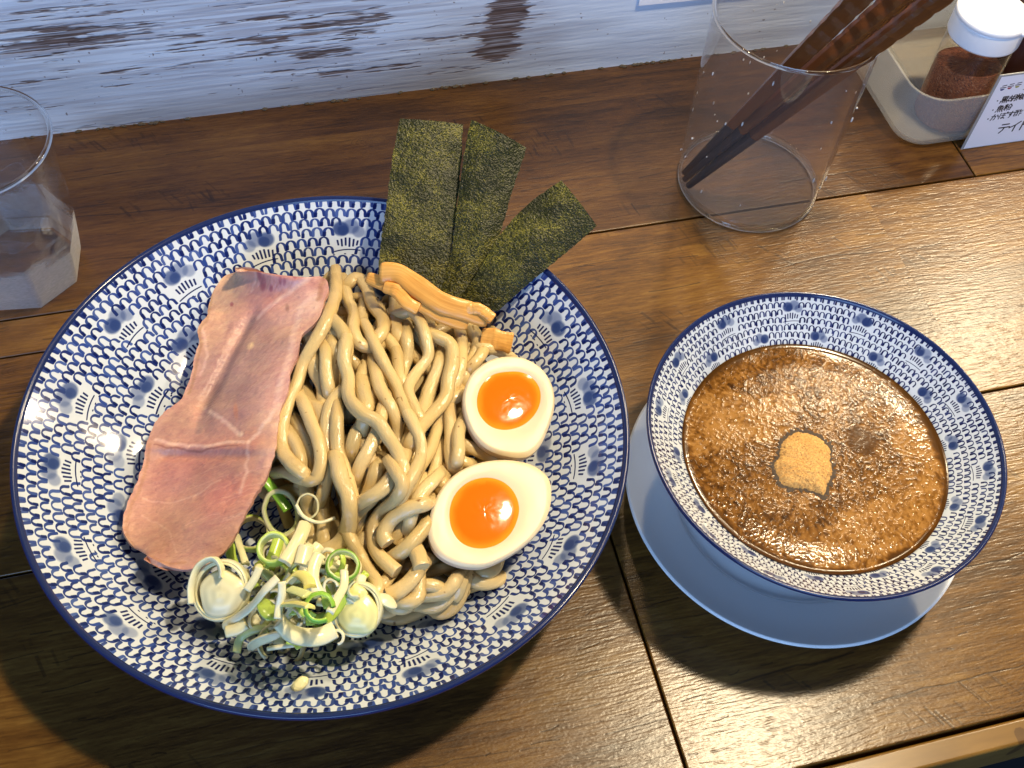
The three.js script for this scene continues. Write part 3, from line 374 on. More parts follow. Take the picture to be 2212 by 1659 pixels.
  // fat seams and membranes
  line([[700, 606], [672, 640], [640, 655], [600, 668], [560, 690]], 14, '236,206,182', 0.55); line([[690, 680], [660, 690], [645, 730], [636, 790], [615, 860], [604, 920]], 16, '238,208,180', 0.5); line([[605, 612], [570, 620], [545, 640]], 6, '226,176,160', 0.4); line([[332, 940], [380, 955], [440, 966], [500, 975], [535, 985]], 9, '238,200,176', 0.6); line([[440, 872], [470, 905], [500, 935], [530, 965]], 10, '236,200,180', 0.5); line([[545, 985], [540, 1040], [528, 1090]], 8, '232,186,170', 0.45); line([[300, 1060], [350, 1075], [420, 1070], [480, 1050]], 5, '230,180,160', 0.35); line([[436, 700], [444, 760], [430, 800]], 8, '232,192,168', 0.4); line([[300, 1100], [360, 1140], [380, 1200]], 4, '222,166,146', 0.35);
  line([[330, 950], [380, 962], [430, 972], [470, 978], [520, 988]], 4, '132,70,60', 0.55); line([[548, 690], [520, 740], [490, 800], [460, 850], [440, 885], [430, 930]], 16, '128,98,96', 0.6); line([[500, 690], [470, 760], [440, 830]], 10, '170,120,104', 0.4); line([[600, 925], [570, 960], [548, 985]], 10, '236,204,186', 0.5); line([[590, 960], [585, 1010], [560, 1050]], 14, '182,128,122', 0.5);
  for (let k = 0; k < 26; k++) { const x = 440 + R() * 150, y = 1000 + R() * 150; line([[x - 40, y + 6], [x, y], [x + 40, y - 4]], 3, R() < 0.5 ? '226,170,152' : '168,100,92', 0.22); }
  for (const [x, y, s] of [[573, 638, 7], [590, 645, 4], [612, 640, 4], [620, 642, 4], [644, 636, 5], [568, 628, 5], [500, 655, 4]]) blob(x, y, s * 2, s * 2.6, '150,66,72', 0.85);
  for (let k = 0; k < 60; k++) blob(520 + R() * 90, 760 + R() * 110, 3 + R() * 3, 10 + R() * 12, '168,108,96', 0.25, 0.9);
  blob(543, 755, 16, 22, '226,186,140', 0.9); blob(514, 905, 10, 44, '206,132,92', 0.8); blob(625, 690, 8, 26, '150,100,84', 0.7);
  // browned crust along the outer edges
  line([[509, 590], [485, 598], [472, 613], [459, 634], [452, 658], [446, 686], [434, 699], [427, 715], [430, 737], [421, 771], [414, 807], [403, 836]], 7, '150,104,66', 0.45); line([[711, 622], [700, 656], [693, 684]], 12, '150,96,66', 0.6); line([[320, 950], [312, 990], [297, 1040], [277, 1085], [266, 1130], [271, 1156], [292, 1182], [330, 1206], [370, 1225], [405, 1229]], 8, '168,112, 78', 0.5);
  { const im = g.getImageData(0, 0, W, H), d = im.data; for (let j = 0; j < H; j++) for (let i = 0; i < W; i++) { const o = (j * W + i) * 4, a = fbm(i / 120 + 3, j / 120, 4) - 0.5, b = fbm(i / 22 + j / 50, j / 14, 3) - 0.5, e = fbm(i / 5, j / 5, 2) - 0.5, y = fbm(i / 200 + 40, j / 200, 3) - 0.5; const m = 1 + 0.16 * a + 0.12 * b + 0.05 * e; d[o] = lerp(d[o], 186, 0.12); d[o + 1] = lerp(d[o + 1], 148, 0.2); d[o + 2] = lerp(d[o + 2], 130, 0.2); d[o] = clamp(d[o] * m, 0, 255); d[o + 1] = clamp(d[o + 1] * (m + 0.05 * y + 0.08 * b), 0, 255); d[o + 2] = clamp(d[o + 2] * (m - 0.08 * y), 0, 255); } g.putImageData(im, 0, 0); }
  const map = ctex(c, true, false); map.flipY = false; map.repeat.set(1 / (X1 - X0), 1 / (Z1 - Z0)); map.offset.set(-X0 / (X1 - X0), -Z0 / (Z1 - Z0));
  const bump = dtex(512, 512, (i, j) => fbm(i / 14 + j / 30, j / 9, 4), false); bump.repeat.set(14, 14);
  const fix = geo.attributes.uv; void fix;
  solo('pork_slice', geo, phys({ map, bumpMap: bump, bumpScale: 0.0004, color: rgb(0.90, 0.94, 1.0), roughness: 0.40, specularIntensity: 0.7 }), 'thin pink slice of roast pork draped over the noodles', 'pork');
}
// ---- seaweed sheets
const noriMap = (() => { const W = 1024, R = rng(52), [c, g] = canvas(W, W); g.fillStyle = 'rgb(34,38,20)'; g.fillRect(0, 0, W, W); for (let k = 0; k < 26000; k++) { const x = R() * W, y = R() * W, a = R() * 6.3, l = 4 + R() * 16, b = fbm(x / 150, y / 150, 3); const q = R() + (b - 0.5) * 1.3; g.strokeStyle = q > 0.70 ? `rgba(158,148,60,${0.3 + 0.45 * R()})` : q > 0.45 ? `rgba(88,92,40,${0.3 + 0.3 * R()})` : `rgba(18,24,14,${0.3 + 0.4 * R()})`; g.lineWidth = 0.8 + R() * 1.9; g.beginPath(); g.moveTo(x, y); g.quadraticCurveTo(x + Math.cos(a) * l, y + Math.sin(a) * l, x + Math.cos(a + 1) * l * 1.4, y + Math.sin(a + 1) * l * 1.4); g.stroke(); } return ctex(c); })();
const noriBump = dtex(512, 512, (i, j) => 0.6 * fbm(i / 5, j / 5, 3) + 0.4 * fbm(i / 26, j / 26, 2), false);
const noriMat = phys({ map: noriMap, bumpMap: noriBump, bumpScale: 0.0007, roughness: 0.40, specularIntensity: 0.4, color: rgb(0.82, 0.80, 0.70) });
{ const nori = (l, r, p0, tilt, roll, curl, seed, label) => {
    const n = V(Math.sin(roll), Math.cos(tilt), Math.sin(tilt)).normalize();
    const g = sheet(l, r, (x, y, u, t) => { const p = onP(x, y, p0, n); return p.addScaledVector(n, curl * (Math.sin(u * Math.PI) - 0.5) * (1 - 0.5 * t) + 0.0012 * (fbm(u * 3 + seed, t * 5, 2) - 0.5)); }, 0.0003, 36, 70, { fray: 0.03, seed });
    const uv = g.attributes.uv, pos = g.attributes.position; for (let i = 0; i < uv.count; i++) uv.setXY(i, pos.getX(i) * 13 + seed, (pos.getY(i) * 0.6 - pos.getZ(i)) * 13);
    solo('seaweed_sheet', g, noriMat, label, 'seaweed', 'dried seaweed sheets tucked behind the noodles'); };
  nori([[1213, 388], [1140, 440], [1078, 510], [1030, 590], [985, 662]], [[1290, 487], [1235, 535], [1180, 580], [1105, 645], [1075, 672]], onH(1040, 640, 0.047), 0.50, -0.16, 0.002, 31, 'dark green seaweed sheet leaning out to the side over the bowl rim');
  nori([[1018, 257], [1003, 330], [988, 440], [975, 540], [950, 640]], [[1138, 318], [1102, 430], [1076, 520], [1046, 592], [1012, 655]], onH(985, 625, 0.041), 0.56, -0.04, 0.002, 12, 'dark green seaweed sheet between the other two sheets');
  nori([[864, 255], [848, 340], [835, 440], [823, 520], [816, 600]], [[1001, 268], [996, 360], [985, 460], [972, 560], [966, 640]], onH(890, 600, 0.045), 0.52, 0.03, 0.0015, 23, 'dark green seaweed sheet beside the blank stretch of printed rim, partly behind bamboo shoots');
}
// ---- bamboo shoots
const shootMap = dtex(512, 512, (i, j) => { const n = fbm(i / 60, j / 5, 4), b = fbm(i / 70, j / 70, 2); return mixc([0.72, 0.48, 0.21], [0.92, 0.71, 0.39], clamp(0.7 * n + 0.5 * b - 0.05, 0, 1)); });
const shootMat = phys({ map: shootMap, roughness: 0.32, specularIntensity: 0.7, sheen: 0.1 });
function shoot(pts, h, w, t, seed, label, tiltN) {
  const P = pts.map(([x, y], i) => onH(x, y, Array.isArray(h) ? h[i] : h)), c = new THREE.CatmullRomCurve3(P), n = 40, cp = c.getSpacedPoints(n), rows = [];
  for (let k = 0; k <= n; k++) { const tan = c.getTangentAt(k / n), b = V().crossVectors(tiltN, tan).normalize(), u = V().crossVectors(tan, b).normalize(); const q = Math.min(1, Math.min(k, n - k) / 2.2 + 0.25), ww = w * (0.9 + 0.3 * fbm(k * 0.13 + seed, seed, 2)) * (0.75 + 0.25 * q), tt = t * (0.9 + 0.25 * fbm(k * 0.2, seed + 4, 2)), row = []; for (let i = 0; i < 20; i++) { const a = i / 20 * Math.PI * 2, s = 1 / Math.pow(Math.abs(Math.cos(a)) ** 5 + Math.abs(Math.sin(a)) ** 5, 0.2); row.push(cp[k].clone().addScaledVector(b, Math.cos(a) * s * ww / 2).addScaledVector(u, Math.sin(a) * s * tt / 2 + 0.0005 * (fbm(k * 0.3, i * 0.5 + seed, 2) - 0.5))); } row.push(row[0].clone()); rows.push(row); }
  rows.unshift(rows[0].map((p) => cp[0].clone().lerp(p, 0.03))); rows.push(rows[rows.length - 1].map((p) => cp[n].clone().lerp(p, 0.03)));
  return solo('bamboo_shoot', gridGeo(rows, { flip: true, uv: (i, j) => [j / 40 * 0.5 + seed * 0.3, i / 20 * 0.7] }), shootMat, label, 'bamboo shoot', 'seasoned bamboo shoots by the seaweed');
}
{ const tn = V(0.12, 0.75, 0.65).normalize();
  shoot([[795, 600], [850, 622], [905, 655], [960, 685], [1010, 700]], [0.051, 0.052, 0.053, 0.051, 0.048], 0.0064, 0.0042, 3, 'amber bamboo shoot strip lying against the noodles', tn);
  shoot([[830, 620], [855, 628], [880, 655], [905, 668]], [0.054, 0.0545, 0.0545, 0.053], 0.0058, 0.0036, 9, 'short bent amber bamboo shoot between strip and noodles', tn);
  shoot([[822, 590], [860, 592], [905, 622], [955, 655], [1010, 672], [1055, 688]], [0.056, 0.057, 0.057, 0.056, 0.053, 0.050], 0.0096, 0.0046, 5, 'widest amber bamboo shoot strip lying along the seaweed foot', tn);
  shoot([[1005, 668], [1035, 668], [1065, 690]], [0.054, 0.0545, 0.052], 0.0050, 0.0034, 14, 'curled end of amber bamboo shoot lying on the widest strip', tn);
  shoot([[1040, 728], [1075, 735], [1106, 742]], [0.043, 0.043, 0.042], 0.0092, 0.0035, 7, 'broad cut bamboo shoot end poking out beyond the upper egg half', tn);
}
// ---- egg halves
const eggWhite = phys({ color: rgb(0.68, 0.55, 0.345), roughness: 0.36, specularIntensity: 0.6, }), eggSkin = phys({ color: rgb(0.62, 0.48, 0.33), roughness: 0.38 });
function eggHalf(outPx, yolkPx, centre, h, n, depth, label, seed) {
  const C0 = onH(centre[0], centre[1], h), ex = V().crossVectors(V(0, 0, 1), n).normalize().negate(), ez = V().crossVectors(ex, n).normalize();
  const loop = (pts, N, plane = C0) => new THREE.CatmullRomCurve3(pts.map(([x, y]) => onP(x, y, plane, n)), true, 'centripetal').getSpacedPoints(N);
  const N = 96, ol = loop(outPx, N), yl = loop(yolkPx, N), mid = V(); ol.slice(0, N).forEach((p) => mid.add(p)); mid.multiplyScalar(1 / N); const ym = V(); yl.slice(0, N).forEach((p) => ym.add(p)); ym.multiplyScalar(1 / N);
  const o = thing('egg_half', label, 'egg', 'halves of a seasoned soft boiled egg'); o.position.copy(mid); const rel = (p) => p.clone().sub(mid);
  // cut face: from the yolk's edge outwards, softly rounded over the rim; then the round underside
  const face = []; for (let k = 0; k <= 10; k++) { const t = k / 10; face.push(ol.map((p, i) => { const q = yl[nearest(i)].clone().lerp(p, t); function nearest(a) { return a; } return rel(q).addScaledVector(n, -0.0009 * (1 - t) ** 4 - 0.0011 * Math.max(0, (t - 0.9) / 0.1) ** 2 + 0.00015 * (fbm(i * 0.2, k * 0.4 + seed, 2) - 0.5)); })); }
  const alignTo = (a, b, cA) => { void cA; let best = 0, bd = 1e9; for (let s = 0; s < N; s++) { let d = 0; for (let i = 0; i < N; i += 6) d += a[i].distanceToSquared(b[(i + s) % N]); if (d < bd) { bd = d; best = s; } } return best; };
  void alignTo;
  part('white', gridGeo(face, { flip: false }), eggWhite, o);
  const under = []; for (let k = 0; k <= 14; k++) { const a = k / 14 * Math.PI / 2, s = Math.cos(a), d = Math.sin(a) * depth; under.push(ol.map((p) => { const q = mid.clone().lerp(p, k === 14 ? 0.001 : Math.max(0.02, s) * (1.0 + 0.045 * Math.sin(2 * a))); return rel(q).addScaledVector(n, -0.0011 - d); })); }
  part('outer_skin', gridGeo(under, { flip: false }), eggSkin, o);
  const yr = [], cols = []; for (let k = 0; k <= 12; k++) { const t = k / 12; yr.push(yl.map((p, i) => rel(ym.clone().lerp(p, t * 1.02 + 0.0001)).addScaledVector(n, -0.0006 + 0.0005 * (1 - t * t) - 0.0004 * t ** 6 + 0.00012 * (fbm(i * 0.15 + k, seed + k * 0.5, 2) - 0.5)))); cols.push(t); }
  const yg = gridGeo(yr, { flip: false, color: (i, j) => { const t = clamp(j / 12 + 0.12 * (fbm(i * 0.12 + seed * 3, j * 0.4, 3) - 0.5), 0, 1), e = sstep(0.72, 1, t); return [lerp(0.60, 0.70, e), lerp(0.135, 0.26, e), lerp(0.004, 0.016, e)]; } });
  part('yolk', yg, phys({ vertexColors: true, roughness: 0.09, specularIntensity: 0.5 }), o);
  return { o, ym, n };
}
{ const e1 = eggHalf([[1100, 768], [1060, 776], [1020, 806], [1002, 850], [1004, 890], [1022, 936], [1052, 968], [1095, 984], [1140, 985], [1165, 965], [1185, 925], [1199, 875], [1194, 832], [1172, 796], [1138, 774]],
    [[1100, 801], [1065, 808], [1040, 832], [1031, 862], [1036, 892], [1058, 918], [1090, 927], [1128, 918], [1155, 895], [1168, 866], [1166, 836], [1148, 812], [1126, 802]], [1100, 870], 0.053, V(0.10, 0.97, 0.20).normalize(), 0.017, 'seasoned egg half with orange yolk touching the bamboo shoots', 1);
  const e2 = eggHalf([[1075, 992], [1030, 1000], [985, 1022], [950, 1060], [930, 1110], [927, 1160], [945, 1195], [985, 1218], [1040, 1224], [1085, 1208], [1130, 1180], [1165, 1145], [1186, 1105], [1192, 1065], [1185, 1030], [1155, 1005], [1118, 994]],
    [[1050, 1030], [1012, 1040], [984, 1066], [972, 1100], [976, 1140], [996, 1170], [1030, 1183], [1068, 1178], [1098, 1158], [1116, 1128], [1122, 1094], [1110, 1060], [1085, 1038]], [1060, 1110], 0.051, V(0.08, 0.975, 0.17).normalize(), 0.018, 'seasoned egg half with pale spot in the yolk beside the cut noodle ends', 2);
  void e1; void e2;
}

// ---- spring onion
const RO = rng(606), MW = phys({ vertexColors: true, roughness: 0.24, specularIntensity: 0.8, transmission: 0.15, thickness: 0 });
const WHITE = [0.80, 0.76, 0.56], CREAM = [0.80, 0.72, 0.45], YEL = [0.80, 0.74, 0.26], LIME = [0.52, 0.68, 0.13], GREEN = [0.22, 0.45, 0.05], DARK = [0.07, 0.20, 0.02], PALE = [0.62, 0.68, 0.36], PINKW = [0.80, 0.70, 0.60];
// a strip swept along a curve: w across (along axis), t thick; colours for its outer and inner faces
function strip(curvePts, axis, w, t, cOut, cIn, closed = false, taper = 0) {
  const c = new THREE.CatmullRomCurve3(curvePts, closed, 'centripetal'), n = Math.max(14, Math.round(c.getLength() / 0.0007)), cp = c.getSpacedPoints(n), rows = [], cols = [], seed = RO() * 100;
  for (let k = 0; k <= n; k++) {
    const tan = c.getTangentAt(k / n), ax = axis.clone().addScaledVector(V(RO() - 0.5, RO() - 0.5, RO() - 0.5), 0.02).normalize(), no = V().crossVectors(tan, ax).normalize(), a2 = V().crossVectors(no, tan).normalize();
    const e = taper && !closed ? Math.pow(Math.sin(Math.PI * clamp(k / n, 0.03, 0.97)), taper) : 1, ww = w * e * (0.9 + 0.2 * fbm(k * 0.08 + seed, seed, 2)), tt = t * (0.8 + 0.4 * fbm(k * 0.1 + seed, seed + 9, 2)), row = [];
    for (const [a, b] of [[-1, 0.55], [-0.8, 1], [0, 1.08], [0.8, 1], [1, 0.55], [1, -0.55], [0.8, -1], [0, -0.95], [-0.8, -1], [-1, -0.55]]) row.push(cp[k].clone().addScaledVector(a2, a * ww / 2).addScaledVector(no, b * tt / 2 + (closed ? 0.06 : 0.22) * ww * (1 - a * a)));
    row.push(row[0].clone()); rows.push(row);
  }
  if (!closed) { rows.unshift(rows[0].map((p) => cp[0].clone().lerp(p, 0.05))); rows.push(rows[rows.length - 1].map((p) => cp[n].clone().lerp(p, 0.05))); }
  return gridGeo(rows, { flip: true, color: (i, j, p) => { const o = i <= 4 || i === 10 ? cOut : cIn, q = 0.84 + 0.3 * fbm(j * 0.05 + seed, i * 1.7 + seed, 2), y = 0.25 * fbm(j * 0.07 + seed * 2, seed, 2); return [o[0] * q, o[1] * q, o[2] * q * (1 - y)]; } });
}
const OGRP = 'chopped spring onion piled at the bowl edge';
function onion(name, geo, label) { return solo(name, geo, MW, label, 'spring onion', OGRP); }
const bp = (x, y) => [353.9 + x * 0.28, 973.3 + y * 0.28];
// ring whose outline was read in enlargement B: centre, half sizes, turn in the picture plane, lean of its axis
function ringAt(cx, cy, rx, ry, rot, w, t, cOut, cIn, label, { lean = [0, 0], arc = 1, start = 0, lift = 0.003, name = 'spring_onion_ring' } = {}) {
  const [px, py] = bp(cx, cy), c = restOn(px, py, lift, 0.0025), k = c.distanceTo(camera.position) / F * 0.28, ax = camF.clone().negate().addScaledVector(camR, lean[0]).addScaledVector(V(0, 1, 0), 0.5 + lean[1]).normalize();
  const e1 = camR.clone().addScaledVector(ax, -camR.dot(ax)).normalize(), e2 = V().crossVectors(ax, e1).normalize(), pts = [], N = 18; // e2 points up in the picture
  for (let i = 0; i < (arc < 1 ? N + 1 : N); i++) { const a = start + i / N * Math.PI * 2 * arc, wob = 1 + 0.05 * (RO() - 0.5), u = Math.cos(a) * rx * k * wob, v = Math.sin(a) * ry * k * wob, cr = Math.cos(rot), sr = Math.sin(rot); pts.push(c.clone().addScaledVector(e1, u * cr - v * sr).addScaledVector(e2, u * sr + v * cr)); }
  for (const p of pts) hfStamp(p.x, Math.max(p.y - 0.001, 0), p.z, 0.0016);
  return onion(name, strip(pts, ax, w, t, cOut, cIn, arc >= 1), label);
}
function stripAt(pts, w, t, cOut, cIn, label, { lift = 0.003, axis, taper = 0, name = 'spring_onion_shred' } = {}) {
  const P = pts.map(([x, y]) => { const [px, py] = bp(x, y); return restOn(px, py, lift, 0.002); }); const ys = smoothArr(P.map((p) => p.y), 1, 2); P.forEach((p, i) => { const [px, py] = bp(...pts[i]); p.copy(onH(px, py, ys[i])); });
  const tan = P[P.length - 1].clone().sub(P[0]).normalize(), ax = axis || V().crossVectors(V(0.35 + RO() * 0.3, 0.9, -0.35 + RO() * 0.5), tan).normalize();
  for (const p of P) hfStamp(p.x, Math.max(p.y - 0.0005, 0), p.z, 0.0018);
  return onion(name, strip(P, ax, w, t, cOut, cIn, false, taper), label);
}
// filler shreds low in the pile
{ const R = rng(71); for (let k = 0; k < 105; k++) { const a = R() * 6.3, q = Math.sqrt(R()), cx = 1010 + Math.cos(a) * q * 520, cy = 1130 + Math.sin(a) * q * 380 + (cx0(a, q)); function cx0() { return 0; } const rr = 60 + R() * 70, col = [WHITE, WHITE, CREAM, PALE, WHITE, LIME, LIME, CREAM][Math.floor(R() * 8)]; if (R() < 0.45) ringAt(cx, cy, rr, rr * (0.5 + 0.5 * R()), R() * 3, 0.0022 + R() * 0.0024, 0.0010, col, col.map((v) => v * 0.95), 'small shred of spring onion low in the pile', { lean: [(R() - 0.5) * 1.6, (R() - 0.5) * 1], arc: 0.45 + R() * 0.5, start: R() * 6, lift: 0.0018, name: 'spring_onion_shred' }); else { const dx = Math.cos(R() * 6.3) * rr, dy = Math.sin(R() * 6.3) * rr; stripAt([[cx - dx, cy - dy], [cx + (R() - 0.5) * 40, cy + (R() - 0.5) * 40], [cx + dx, cy + dy]], 0.0030 + R() * 0.0022, 0.0012, col, col, 'small shred of spring onion low in the pile', { lift: 0.0015 }); } } }
// pieces one can single out
ringAt(630, 430, 95, 110, 0.3, 0.0012, 0.0009, PINKW, PINKW, 'thin translucent onion ring lying on the pork edge', { lean: [0.4, 0.2], arc: 0.75, start: 1.2, lift: 0.0045 });
stripAt([[715, 150], [800, 250], [880, 350], [960, 460]], 0.0050, 0.0009, GREEN.map((v) => v * 1.15), LIME, 'long flat green spring onion blade pointing at the pork', { lift: 0.007, name: 'spring_onion_leaf' });
ringAt(1110, 430, 82, 92, 0.2, 0.0011, 0.0008, WHITE, WHITE, 'hair-thin white onion ring on the noodles', { lean: [-0.2, 0], lift: 0.006 });
stripAt([[1020, 420], [1080, 510], [1200, 555], [1320, 520]], 0.0014, 0.0008, WHITE, WHITE, 'thin curved white onion shred trailing onto the noodles', { lift: 0.006 });
ringAt(905, 480, 118, 165, 0.25, 0.0040, 0.0020, WHITE, PALE, 'large white spring onion ring standing by the green blade', { lean: [0.15, -0.3], lift: 0.009 });
ringAt(680, 640, 125, 118, -0.3, 0.0060, 0.0016, LIME, CREAM, 'lime green ring with a pale core next to the pork', { lean: [0.1, 1.6], lift: 0.008 });
ringAt(850, 760, 105, 108, 0.2, 0.0062, 0.0015, LIME.map((v) => v * 1.1), PALE, 'second lime green ring below the large white ring', { lean: [-0.1, 1.8], lift: 0.009 });
stripAt([[1090, 570], [1060, 650], [1000, 760], [930, 870]], 0.0052, 0.0020, CREAM, WHITE, 'cream white spring onion slab leaning on noodles', { lift: 0.010, name: 'spring_onion_slab' });
stripAt([[1100, 740], [1080, 810], [1060, 890]], 0.0058, 0.0016, WHITE, WHITE, 'squarish white piece half under the noodles', { lift: 0.006, name: 'spring_onion_slab' });
stripAt([[470, 690], [540, 650], [590, 760], [630, 880]], 0.0034, 0.0014, WHITE, LIME, 'white folded onion strip with green inside beside the pork', { lift: 0.008 });
stripAt([[510, 720], [520, 810], [550, 890]], 0.0042, 0.0011, LIME, LIME, 'lime green onion flap under the white fold', { lift: 0.004 });
ringAt(1380, 890, 112, 105, -0.2, 0.0052, 0.0013, GREEN, PALE, 'bright green ring against the noodle ends', { lean: [0.3, 1.2], lift: 0.008 });
ringAt(1290, 1060, 48, 62, 0.2, 0.0016, 0.0009, WHITE, WHITE, 'tiny white curl in the pile', { lift: 0.006, arc: 0.85 });
stripAt([[1200, 800], [1160, 890], [1150, 1000], [1200, 1120]], 0.0048, 0.0012, WHITE, CREAM, 'tall white curved shred under the noodle loop', { lift: 0.010 });
stripAt([[960, 1030], [1040, 960], [1110, 1000], [1130, 1060]], 0.0048, 0.0014, YEL, CREAM, 'yellow heart piece of onion in the middle of the pile', { lift: 0.010 });
stripAt([[990, 1080], [1060, 1100], [1130, 1130]], 0.0062, 0.0010, PALE, PALE, 'translucent pale square of onion over green leaf', { lift: 0.013 });
stripAt([[760, 1150], [800, 1230], [830, 1310]], 0.0080, 0.0010, LIME.map((v) => v * 0.75), PALE, 'dull green onion flap lying flat', { lift: 0.008, taper: 0.4, name: 'spring_onion_flap' });
ringAt(1200, 1210, 92, 92, 0.5, 0.0036, 0.0012, GREEN.map((v) => v * 1.3), LIME, 'green curl above the big white arc', { lean: [0.2, 0.1], lift: 0.012, arc: 0.85, start: -0.5 });
stripAt([[930, 1200], [1030, 1195], [1130, 1215]], 0.0038, 0.0014, YEL, YEL, 'yellow slab across the middle of the pile', { lift: 0.013, name: 'spring_onion_slab' });
stripAt([[910, 1010], [910, 1100], [890, 1200], [880, 1300]], 0.0030, 0.0010, WHITE, WHITE, 'upright white shred joined to the big white arc', { lift: 0.010 });
stripAt([[880, 1310], [960, 1400], [1090, 1440], [1220, 1430], [1320, 1380]], 0.0066, 0.0022, WHITE.map((v) => v * 1.05), CREAM, 'big ribbed white onion arc at the front of the pile', { lift: 0.009, name: 'spring_onion_slab' });
stripAt([[1390, 930], [1390, 1040], [1340, 1140], [1280, 1250]], 0.0030, 0.0011, WHITE, WHITE, 'white shred beside the yellow heart', { lift: 0.012 });
stripAt([[880, 980], [780, 1080], [700, 1180], [580, 1280], [470, 1350]], 0.0036, 0.0011, WHITE, CREAM, 'long white shred running past the big white cut end', { lift: 0.009 });
stripAt([[740, 900], [700, 990], [640, 1080]], 0.0032, 0.0011, WHITE, WHITE, 'short white shred beside the big white cut end', { lift: 0.008 });
stripAt([[800, 1370], [680, 1390], [590, 1450], [560, 1560]], 0.0034, 0.0012, PALE, LIME, 'pale green curved shred hanging onto the bowl print', { lift: 0.005 });
stripAt([[900, 1410], [800, 1450], [700, 1500], [670, 1540]], 0.0070, 0.0010, WHITE, WHITE, 'white petal of onion at the foot of the pile', { lift: 0.005, taper: 0.5, name: 'spring_onion_flap' });
stripAt([[480, 1400], [560, 1380], [640, 1330]], 0.0048, 0.0016, CREAM, WHITE, 'cream slab at the pile foot below the big white cut end', { lift: 0.005, name: 'spring_onion_slab' });
stripAt([[1640, 1130], [1720, 1160], [1790, 1210]], 0.0062, 0.0012, WHITE, YEL, 'white petal with yellow edge beside the yellow cut end', { lift: 0.003, taper: 0.5, name: 'spring_onion_flap' });
ringAt(1340, 1440, 40, 46, 0, 0.0014, 0.0009, WHITE, WHITE, 'little white curl by the yellow cut end', { arc: 0.7, start: -1.5, lift: 0.004 });
stripAt([[960, 1470], [1020, 1480], [1060, 1520]], 0.0040, 0.0010, LIME, YEL, 'lime green bit under the big white arc', { lift: 0.003 });
stripAt([[800, 1530], [900, 1515], [1010, 1500]], 0.0020, 0.0009, WHITE, WHITE, 'thin white shred lying on the print under the arc', { lift: 0.002 });
// the two thick cut ends: nested layers round a core
function cutEnd(cx, cy, r, label, cols, twin, lift, peel) {
  const [px, py] = bp(cx, cy), c = restOn(px, py, lift, 0.004), k = c.distanceTo(camera.position) / F * 0.28, ax = camF.clone().negate().addScaledVector(V(0, 1, 0), 0.35).normalize(), e1 = camR.clone().addScaledVector(ax, -camR.dot(ax)).normalize(), e2 = V().crossVectors(ax, e1).normalize();
  const o = thing('spring_onion_cut_end', label, 'spring onion', OGRP); o.position.copy(c);
  const disc = (ox, oy, rad, z, col, dome) => { const rows = []; for (let q = 0; q <= 22; q++) { const t = q / 22, row = []; for (let i = 0; i <= 40; i++) { const a = i / 40 * Math.PI * 2, rr = rad * k * (1 + 0.05 * Math.sin(a * 3 + ox) + 0.03 * Math.sin(a * 5)), m = t < 0.62 ? t / 0.62 : 1, dz = t < 0.62 ? dome * (1 - (t / 0.62) ** 2) + 0.00006 * Math.sin(m * 13) : -(t - 0.62) / 0.38 * 0.008, s = t < 0.62 ? m * 0.94 : 0.94 + 0.06 * Math.sin((t - 0.62) / 0.38 * Math.PI); row.push(V().addScaledVector(e1, (ox * k + Math.cos(a) * rr * s)).addScaledVector(e2, (oy * k + Math.sin(a) * rr * s)).addScaledVector(ax, z + dz)); } rows.push(row); } return gridGeo(rows, { flip: false, color: (i, j) => { const t = j / 22, q = 0.95 + 0.06 * Math.sin(t * 24 + 0.8 * Math.sin(i * 0.16)) * (t < 0.62 ? 1 : 0); return col.map((v, m) => v * q * (m === 2 ? 1 - 0.1 * (1 - t) : 1)); } }); };
  part('core', disc(twin ? 10 : 20, twin ? -30 : -25, r * 0.93, 0.0008, cols[0], 0.0024), MW, o);
  if (twin) part('core', disc(-30, 100, r * 0.62, 0.0006, cols[0], 0.0022), MW, o);
  for (const [q, zz, w] of [[0.97, -0.0006, 0.0075], [1.05, -0.0012, 0.0085]]) { const pts = []; for (let i = 0; i < 22; i++) { const a = i / 22 * Math.PI * 2, rr = r * q * k * (1 + 0.06 * Math.sin(a * 2 + q * 5)); pts.push(V().addScaledVector(e1, Math.cos(a) * rr).addScaledVector(e2, Math.sin(a) * rr).addScaledVector(ax, zz - 0.003)); } part('layer', strip(pts, ax, w, 0.0012, cols[1], cols[2], true), MW, o); }
  if (peel) { const pts = [[-1.02, -0.5], [-1.06, 0.2], [-0.78, 1.0], [-0.2, 1.28], [0.12, 0.95], [0.18, 0.5]].map(([u, v]) => V().addScaledVector(e1, u * r * k).addScaledVector(e2, v * r * k).addScaledVector(ax, 0.003)); part('peeled_layer', strip(pts, ax, 0.0058, 0.0009, cols[1], cols[1], false), MW, o); }
  hfStamp(c.x, c.y, c.z, 0.008);
}
cutEnd(430, 1080, 190, 'big white spring onion cut end with peeling outer layer against the pork', [CREAM, WHITE, CREAM], false, 0.008, true);
cutEnd(1490, 1230, 172, 'big yellowish spring onion cut end with double heart', [[0.86, 0.80, 0.36], WHITE, CREAM], true, 0.012, false);
{ const p = restOn(648, 1478, 0.0012, 0.001), g = new THREE.IcosahedronGeometry(0.0032, 2), q = g.attributes.position; for (let i = 0; i < q.count; i++) { const f = 1 + 0.35 * (fbm(q.getX(i) * 500 + 9, q.getZ(i) * 500 + q.getY(i) * 300, 2) - 0.5); q.setXYZ(i, q.getX(i) * f * 1.15, q.getY(i) * f * 0.55, q.getZ(i) * f * 0.75); } g.computeVertexNormals(); const m = solo('spring_onion_crumb', g, phys({ color: rgb(0.84, 0.78, 0.42), roughness: 0.3 }), 'lone yellow crumb of spring onion on the printed bowl wall', 'spring onion'); m.position.copy(p); m.rotation.y = 0.5; }

